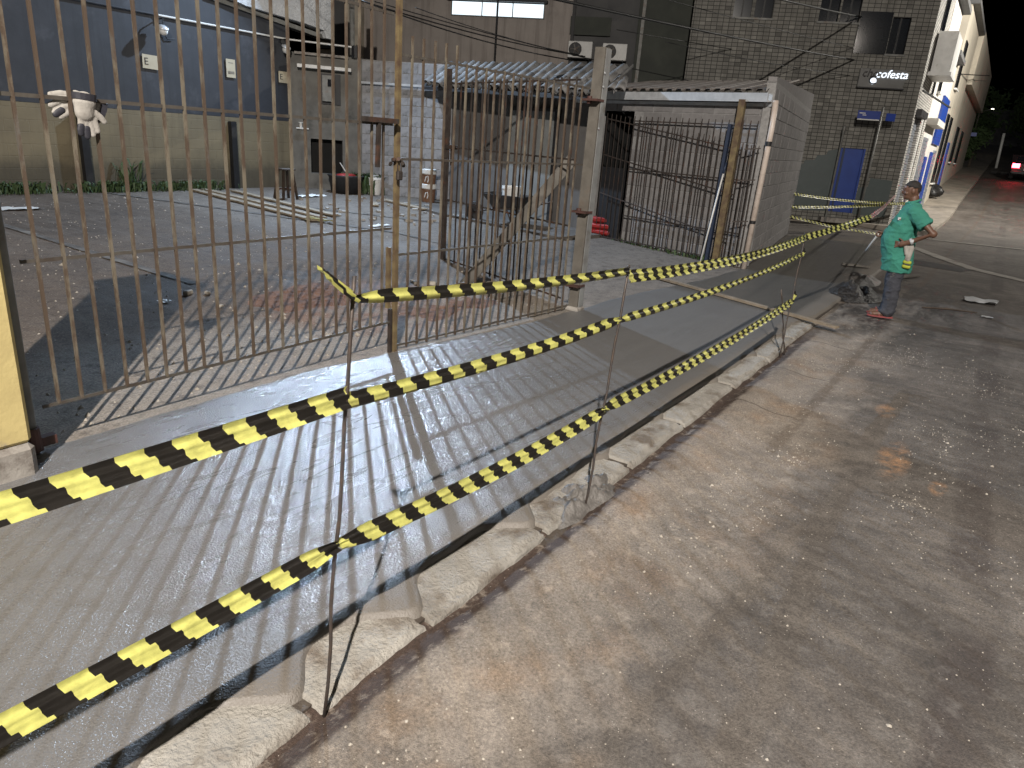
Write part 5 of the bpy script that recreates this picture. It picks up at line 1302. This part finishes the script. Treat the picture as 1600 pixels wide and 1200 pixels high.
weeds("shed_weeds", 240, lambda: (lambda u: (F0[0]+(F1[0]-F0[0])*u-.12+random.gauss(0, .05), F0[1]+(F1[1]-F0[1])*u, .02))(random.uniform(.25, .95)), .03, .12, M['leaf'])
# black plastic sheet crumpled over leftover mortar by the kerb
def lump_sheet(cx, cy, rx, ry, h, mat, name):
    U, A_ = np.meshgrid(np.linspace(0, 1, 22), np.linspace(0, 2*math.pi, 64), indexing='ij')
    rr = U*(1+.45*fbm(np.cos(A_)*1.5+4, np.sin(A_)*1.5, 3)); X = cx+rx*rr*np.cos(A_); Y = cy+ry*rr*np.sin(A_)
    rid = np.abs(fbm(X*4, Y*4, 3))*2; Z = -.05 + h*np.clip(1-U**1.8, 0, 1)*(.7+1.0*rid) + .05*rid*(1-U)
    o = grid(name, X-cx, Y-cy, Z+.05, mat, smooth=False); o.location = (cx, cy, -.03); return o
M['wet_rubble'] = pm("dark_wet_rubble", (.030, .027, .025), (.018, .016, .015), 9, .38, 1.0, .04, bscale=22)
tag(lump_sheet(11.35, 1.45, .66, .42, .17, M['wet_rubble'], "rubble_heap"), "low heap of dark wet rubble on the kerb beside the worker", "rubble heap")
tag(lump_sheet(12.9, 1.62, .8, .35, .10, M['mortar_wet'], "mortar_heap"), "low heap of leftover wet mortar behind the dark rubble heap", "mortar")
crumple(12.6, -.10, -.03, .16, .22, "foil_scrap", M['zinc'], "shiny foil wrapper lying on the road at the right", "wrapper", 6, .10)
crumple(11.3, -.22, -.03, .05, .07, "foil_scrap", M['zinc'], "tiny shiny scrap on the road before the foil wrapper", "wrapper", 7, .02)
mb = MB(); mb.path([(11.2, .55, -.015), (11.35, .25, -.005), (11.5, -.1, -.015)], [.010, .016, .006], 6); single("twig", mb, M['wood_dark'], "dark twig lying on the road right of the worker", "twig")
# bull float with its long handle
r = empty("bull_float", (14.2, 1.88, .03), "concrete float with a long white handle resting on the fresh pour", "float tool")
mb = MB(); mb.box((14.25, 1.90, .05), (.16, .45, .03), RZ(.25)); part("blade", mb, M['wood_grey'], r)
mb = MB(); mb.tube((14.25, 1.90, .06), (10.15, 1.17, .97), .016, n=8); part("handle", mb, M['white'], r, True)

# ================================================================== gloves on the gate
def remesh(name, mb, mat, parent, voxel=.008, smooth=2, off=None):
    o = mb.build("tmp_" + name, mat, None, off=off)
    m = o.modifiers.new("r", 'REMESH'); m.mode = 'VOXEL'; m.voxel_size = voxel; m.use_smooth_shade = True
    s_ = o.modifiers.new("s", 'SMOOTH'); s_.factor = .5; s_.iterations = smooth
    dg = bpy.context.evaluated_depsgraph_get(); me = bpy.data.meshes.new_from_object(o.evaluated_get(dg)); me.name = name
    bpy.data.objects.remove(o)
    me.polygons.foreach_set("use_smooth", [True]*len(me.polygons))
    q = bpy.data.objects.new(name, me); return link(q, parent)
def limb(mb, pts, rad, n=12):
    mb.path(pts, rad, n)
    for p, rr in zip(pts, rad): mb.ell(p, (rr, rr, rr), nu=n, nv=8)
M['glove'] = pm("white_cotton_glove", (.40, .38, .35), (.30, .28, .255), 9, .95, .5, .006, stain=(.20, .18, .16), sscale=14, bscale=60)
M['glove_dark'] = pm("dark_glove_coating", (.03, .03, .04), (.022, .022, .03), 9, .6, .3, .003)
def glove(root, palm, cuff, fingers, dark):
    root.scale = (1, .6, .95)
    mb = MB(); limb(mb, [cuff, tuple((Vector(cuff)+Vector(palm))/2), palm], [.056, .050, .048])
    for f in fingers: limb(mb, f, [.0175, .0165, .015])
    g = remesh("shell", mb, M['glove'], root, .005, 2)
    c = Vector(cuff); d = (c-Vector(palm)).normalized(); mb = MB(); mb.path([c+d*.012, c+d*.045], [.058, .061], 16, caps=False); mb.build("cuff", M['glove_dark'], root)
    for f in dark:
        mb = MB(); limb(mb, f, [.019, .0185, .0165]); remesh("fingertip", mb, M['glove_dark'], root, .005, 1)
g1 = empty("work_glove", (1.965, 3.988, 1.80), "white cotton work glove with dark cuff draped over the gate rail", "glove", "pair of gloves on the gate")
glove(g1, (.0, -.02, .03), (.085, -.015, -.01), [[(-.02, -.02, .05), (-.07, -.02, .055), (-.115, -.015, .045)], [(-.02, -.03, .03), (-.08, -.035, .02), (-.125, -.03, -.005)], [(-.02, -.03, .01), (-.07, -.03, -.015), (-.11, -.03, -.04)], [(-.01, -.03, .0), (-.05, -.03, -.04), (-.085, -.03, -.06)], [(.02, -.04, .0), (.03, -.045, -.045), (.06, -.04, -.075)]],
      [[(-.078, -.035, -.028), (-.10, -.035, -.043), (-.108, -.035, -.05)], [(.034, -.046, -.055), (.055, -.043, -.075), (.062, -.04, -.08)]])
g2 = empty("work_glove", (1.985, 3.925, 1.77), "second work glove hanging dark palm outward behind the gate rail", "glove", "pair of gloves on the gate")
glove(g2, (-.01, .0, .0), (-.005, .0, .05), [[(-.03, 0, -.03), (-.035, 0, -.07), (-.04, 0, -.10)], [(-.01, 0, -.04), (-.01, 0, -.08), (-.01, 0, -.115)], [(.01, 0, -.04), (.015, 0, -.08), (.02, 0, -.11)], [(.03, 0, -.03), (.04, 0, -.065), (.045, 0, -.09)], [(.04, -.01, .0), (.065, -.01, -.02), (.08, -.01, -.04)]],
      [[(-.035, -.005, -.07), (-.04, -.005, -.09), (-.04, -.005, -.105)], [(-.01, -.005, -.08), (-.01, -.005, -.1), (-.01, -.005, -.12)]])

# ================================================================== the worker
MX, MY = 10.05, .87
man = empty("person", (MX, MY, -.012), "man in a teal polo shirt and dark trousers with hand on hip, watching the concrete", "person", rz=math.radians(10))
M['skin'] = pm("brown_skin", (.135, .070, .045), (.115, .058, .038), 12, .5, .15, .002)
M['hair'] = pm("short_greying_hair", (.016, .013, .012), (.026, .022, .02), 40, .8, .5, .003, bscale=150)
M['polo'] = pm("teal_polo_cloth", (.042, .235, .175), (.036, .20, .15), 5, .9, .8, .035, bscale=9)
M['trouser'] = pm("dusty_navy_trousers", (.050, .053, .066), (.038, .040, .050), 6, .9, .9, .035, stain=(.12, .115, .11), sscale=16, slo=.62, shi=.70, bscale=10)
mb = MB()
# trunk, neck, head
for c, rr in [((0, -.01, .86), (.15, .11, .12)), ((0, .02, 1.02), (.155, .145, .14)), ((0, .0, 1.22), (.165, .11, .15)), ((0, -.02, 1.34), (.15, .07, .06))]: mb.ell(c, rr)
limb(mb, [(0, -.02, 1.34), (0, .0, 1.46)], [.065, .058])
HR = Matrix.Rotation(math.radians(-13), 3, 'X'); HP = Vector((0, .0, 1.47))
def tilt(m): m.v = [tuple(HP + HR @ (Vector(p)-HP)) for p in m.v]; return m
hd_ = MB()
hd_.ell((0, .025, 1.555), (.074, .094, .102), nu=20, nv=14); hd_.ell((0, .055, 1.495), (.055, .062, .052)); hd_.ell((0, .115, 1.55), (.016, .022, .026)); hd_.ell((0, .105, 1.565), (.012, .016, .03))
hd_.ell((0, .112, 1.507), (.026, .014, .010)); hd_.ell((0, .10, 1.475), (.024, .018, .018)); hd_.ell((0, .10, 1.588), (.052, .018, .010))
for s_ in (-1, 1):
    hd_.ell((s_*.076, .012, 1.545), (.010, .022, .034)); hd_.ell((s_*.045, .085, 1.53), (.022, .022, .02))
tilt(hd_); mb.add(hd_.v, hd_.f)
for s_ in (-1, 1):
    limb(mb, [(s_*.09, -.01, .82), (s_*.095, .02, .46), (s_*.095, -.015, .09)], [.085, .058, .040])
    limb(mb, [(s_*.095, -.02, .055), (s_*.10, .09, .035), (s_*.105, .16, .028)], [.042, .040, .030])
    for k in range(5): limb(mb, [(s_*(.075+.016*k), .16, .026), (s_*(.075+.0165*k), .195-.008*k, .022)], [.013, .011])
# left arm: hand on the hip, elbow pushed back
sh, el, wr = (-.185, -.02, 1.315), (-.285, -.265, 1.085), (-.225, -.035, .955)
limb(mb, [sh, el, wr], [.056, .046, .032])
pal = Vector((-.205, .035, .925)); limb(mb, [wr, tuple(pal)], [.030, .036])
for k, (dx, dz) in enumerate(((.012, .012), (.016, -.004), (.014, -.020), (.010, -.034))):
    a0 = pal + Vector((.0, .02, .018-.014*k)); limb(mb, [a0, a0+Vector((dx, .036, dz*.5)), a0+Vector((dx*2+.02, .058-.005*k, dz))], [.011, .010, .0085])
limb(mb, [pal+Vector((-.01, -.02, .02)), pal+Vector((-.02, .0, .05)), pal+Vector((-.01, .03, .065))], [.013, .011, .009])
# right arm: forward, fingers closed round the float handle
hm_ = wmat(man).inverted(); grip = hm_ @ Vector((10.15, 1.17, .97)); gd = (hm_.to_3x3() @ Vector((4.1, .73, -.91))).normalized()
el2 = Vector((.255, .0, 1.06)); wr2 = grip + Vector((.02, -.085, .02))
limb(mb, [(.185, -.02, 1.315), tuple(el2), tuple(wr2)], [.056, .046, .032]); limb(mb, [tuple(wr2), tuple(grip+Vector((.0, -.035, .0)))], [.030, .034])
for k in range(4):
    o_ = gd*(.030-.020*k); a0 = grip + o_ + Vector((0, -.03, .022)); limb(mb, [a0, grip+o_+Vector((0, .004, .034)), grip+o_+Vector((0, .028, .006)), grip+o_+Vector((0, .012, -.022))], [.011, .0105, .010, .009])
limb(mb, [grip+Vector((0, -.03, -.01))-gd*.02, grip+Vector((0, .0, -.028))-gd*.03, grip+Vector((0, .024, -.018))-gd*.02], [.013, .011, .0095])
body = remesh("body", mb, M['skin'], man, .0065, 3)
# hair: close-cropped cap
mb = MB(); mb.ell((0, .012, 1.575), (.078, .094, .094), nu=20, nv=14); hb = mb
keep = MB(); 
idx = [i for i, v in enumerate(hb.v) if v[2] > 1.575 + .45*max(0, v[1]-.02) or (v[1] < -.02 and v[2] > 1.505)]
ks = set(idx); remap = {i: n for n, i in enumerate(idx)}
keep.add([hb.v[i] for i in idx], [tuple(remap[i] for i in f) for f in hb.f if all(i in ks for i in f)])
tilt(keep); hh = keep.build("hair", M['hair'], man, smooth=True); sm = hh.modifiers.new("thickness", 'SOLIDIFY'); sm.thickness = .006
M['eye'] = pm("eye_white", (.55, .52, .48), (.5, .47, .43), 30, .3, 0)
for s_ in (-1, 1):
    mb = MB(); mb.ell((s_*.031, .098, 1.566), (.010, .006, .006)); tilt(mb); e_ = mb.build("eye", M['eye'], man, smooth=True)
    mb = MB(); mb.ell((s_*.031, .107, 1.566), (.005, .003, .005)); tilt(mb).build("iris", M['letter_dark'], e_)
    mb = MB(); mb.path([(s_*.05, .092, 1.585), (s_*.033, .106, 1.590), (s_*.016, .110, 1.586)], .0045, 6); tilt(mb).build("eyebrow", M['hair'], man)
# polo shirt
mb = MB(); rings = [(.575, .0, .192, .168), (.70, .012, .194, .176), (.84, .045, .192, .182), (.96, .062, .194, .192), (1.06, .052, .194, .178), (1.16, .025, .196, .155), (1.26, .0, .198, .135), (1.335, -.015, .180, .110), (1.385, -.018, .115, .080), (1.42, -.008, .074, .070)]
V = []; Fq = []; n = 32
for z, cy_, rx, ry in rings:
    for k in range(n):
        a = 2*math.pi*k/n; wr_ = 1+.018*math.sin(5*a+z*9)+.012*math.sin(11*a-z*14)
        V.append((rx*wr_*math.cos(a), cy_+ry*wr_*math.sin(a), z))
for i in range(len(rings)-1):
    for k in range(n): Fq.append((i*n+k, i*n+(k+1) % n, (i+1)*n+(k+1) % n, (i+1)*n+k))
Fq += [tuple(reversed(range(n))), tuple((len(rings)-1)*n+k for k in range(n))]
mb.add(V, Fq)
for s_, e_ in ((-1, el), (1, tuple(el2))):
    s0 = Vector((s_*.165, -.02, 1.318)); e1 = Vector(e_); q = s0.lerp(e1, .66); limb(mb, [s0, s0.lerp(e1, .3)], [.078, .086]); mb.path([s0.lerp(e1, .1), q], [.084, .092], 16)
shirt = remesh("polo_shirt", mb, M['polo'], man, .009, 2)
from mathutils import noise as mnoise
def wrinkle(o, amp, f, zf, seed):
    me = o.data; ns = [v.normal.copy() for v in me.vertices]
    for v, nn in zip(me.vertices, ns):
        c = v.co; d = mnoise.noise(Vector((c.x*f+seed, c.y*f, c.z*zf+c.y*f*.6))) + .5*mnoise.noise(Vector((c.x*f*2.1, c.y*f*2.1+seed, c.z*zf*2.3)))
        r_ = 1-abs(d)*1.6
        v.co = c + nn*amp*(max(r_, 0)**2-.4)
wrinkle(shirt, .011, 6, 9, 3.0)
mb = MB(); mb.path([(.068*math.cos(a), -.004+.072*math.sin(a), 1.418-.028*math.sin(a)) for a in [2*math.pi*k/20 for k in range(21)]], .015, 8); mb.build("collar", M['polo'], shirt, smooth=True)
mb = MB(); mb.box((-.150, .104, 1.215), (.012, .060, .032), RZ(.72)); bd = mb.build("badge", M['white'], shirt)
mb = MB(); mb.box((-.156, .108, 1.208), (.012, .030, .010), RZ(.72)); mb.build("badge_mark", M['red_plastic'], bd)
# trousers
mb = MB(); mb.ell((0, -.005, .70), (.160, .128, .15))
for s_ in (-1, 1):
    limb(mb, [(s_*.085, -.012, .72), (s_*.092, .005, .46), (s_*.095, -.012, .22), (s_*.097, -.012, .085)], [.100, .090, .082, .084], 16)
    mb.ell((s_*.097, .02, .075), (.078, .085, .035))
tr = remesh("trousers", mb, M['trouser'], man, .009, 2)
wrinkle(tr, .011, 7, 10, 7.0)
M['sandal'] = pm("pink_red_sandal", (.28, .07, .07), (.22, .05, .05), 8, .6, .2, .003)
for s_ in (-1, 1):
    V = []; n = 18
    for k in range(n):
        a = 2*math.pi*k/n; V.append((s_*.103+.050*math.cos(a)*(1+.12*math.sin(a)), .065+.150*math.sin(a), 0))
    mb = MB(); mb.prism(V, (0, 0, .018)); sd = mb.build("sandal", M['sandal'], man)
    mb = MB(); mb.path([(s_*.103-.045, .07, .015), (s_*.10, .115, .075), (s_*.103+.045, .07, .015)], .009, 8); mb.build("strap", M['sandal'], sd)
mb = MB(); c = Vector(el).lerp(Vector(wr), .86); d = (Vector(wr)-Vector(el)).normalized(); mb.path([c-d*.012, c+d*.012], [.040, .039], 16); mb.box(c+Vector((-.036, .0, .008)), (.014, .034, .034)); mb.build("wristwatch", M['zinc'], man)
# gloves tucked in the back pocket: a thing of their own
gp = wmat(man) @ Vector((-.188, -.075, .80))
g3 = empty("tucked_gloves", tuple(gp), "white and lime work gloves tucked into the worker's back pocket", "glove", rz=math.radians(10))
M['lime'] = pm("lime_glove_cloth", (.42, .46, .05), (.34, .38, .04), 9, .85, .3, .003)
mb = MB(); limb(mb, [(0, 0, -.05), (0, -.005, .09)], [.034, .040]); limb(mb, [(-.01, .03, .02), (-.01, .05, .10)], [.022, .026]); remesh("shell", mb, M['glove'], g3, .006, 2)
for z in (-.085, -.135):
    mb = MB(); limb(mb, [(-.004, -.03, z), (-.004, .02, z+.006)], [.024, .026]); remesh("finger_band", mb, M['lime'], g3, .006, 1)
mb = MB(); limb(mb, [(0, -.02, -.11), (0, .015, -.105)], [.026, .026]); remesh("finger_band", mb, M['glove_dark'], g3, .006, 1)
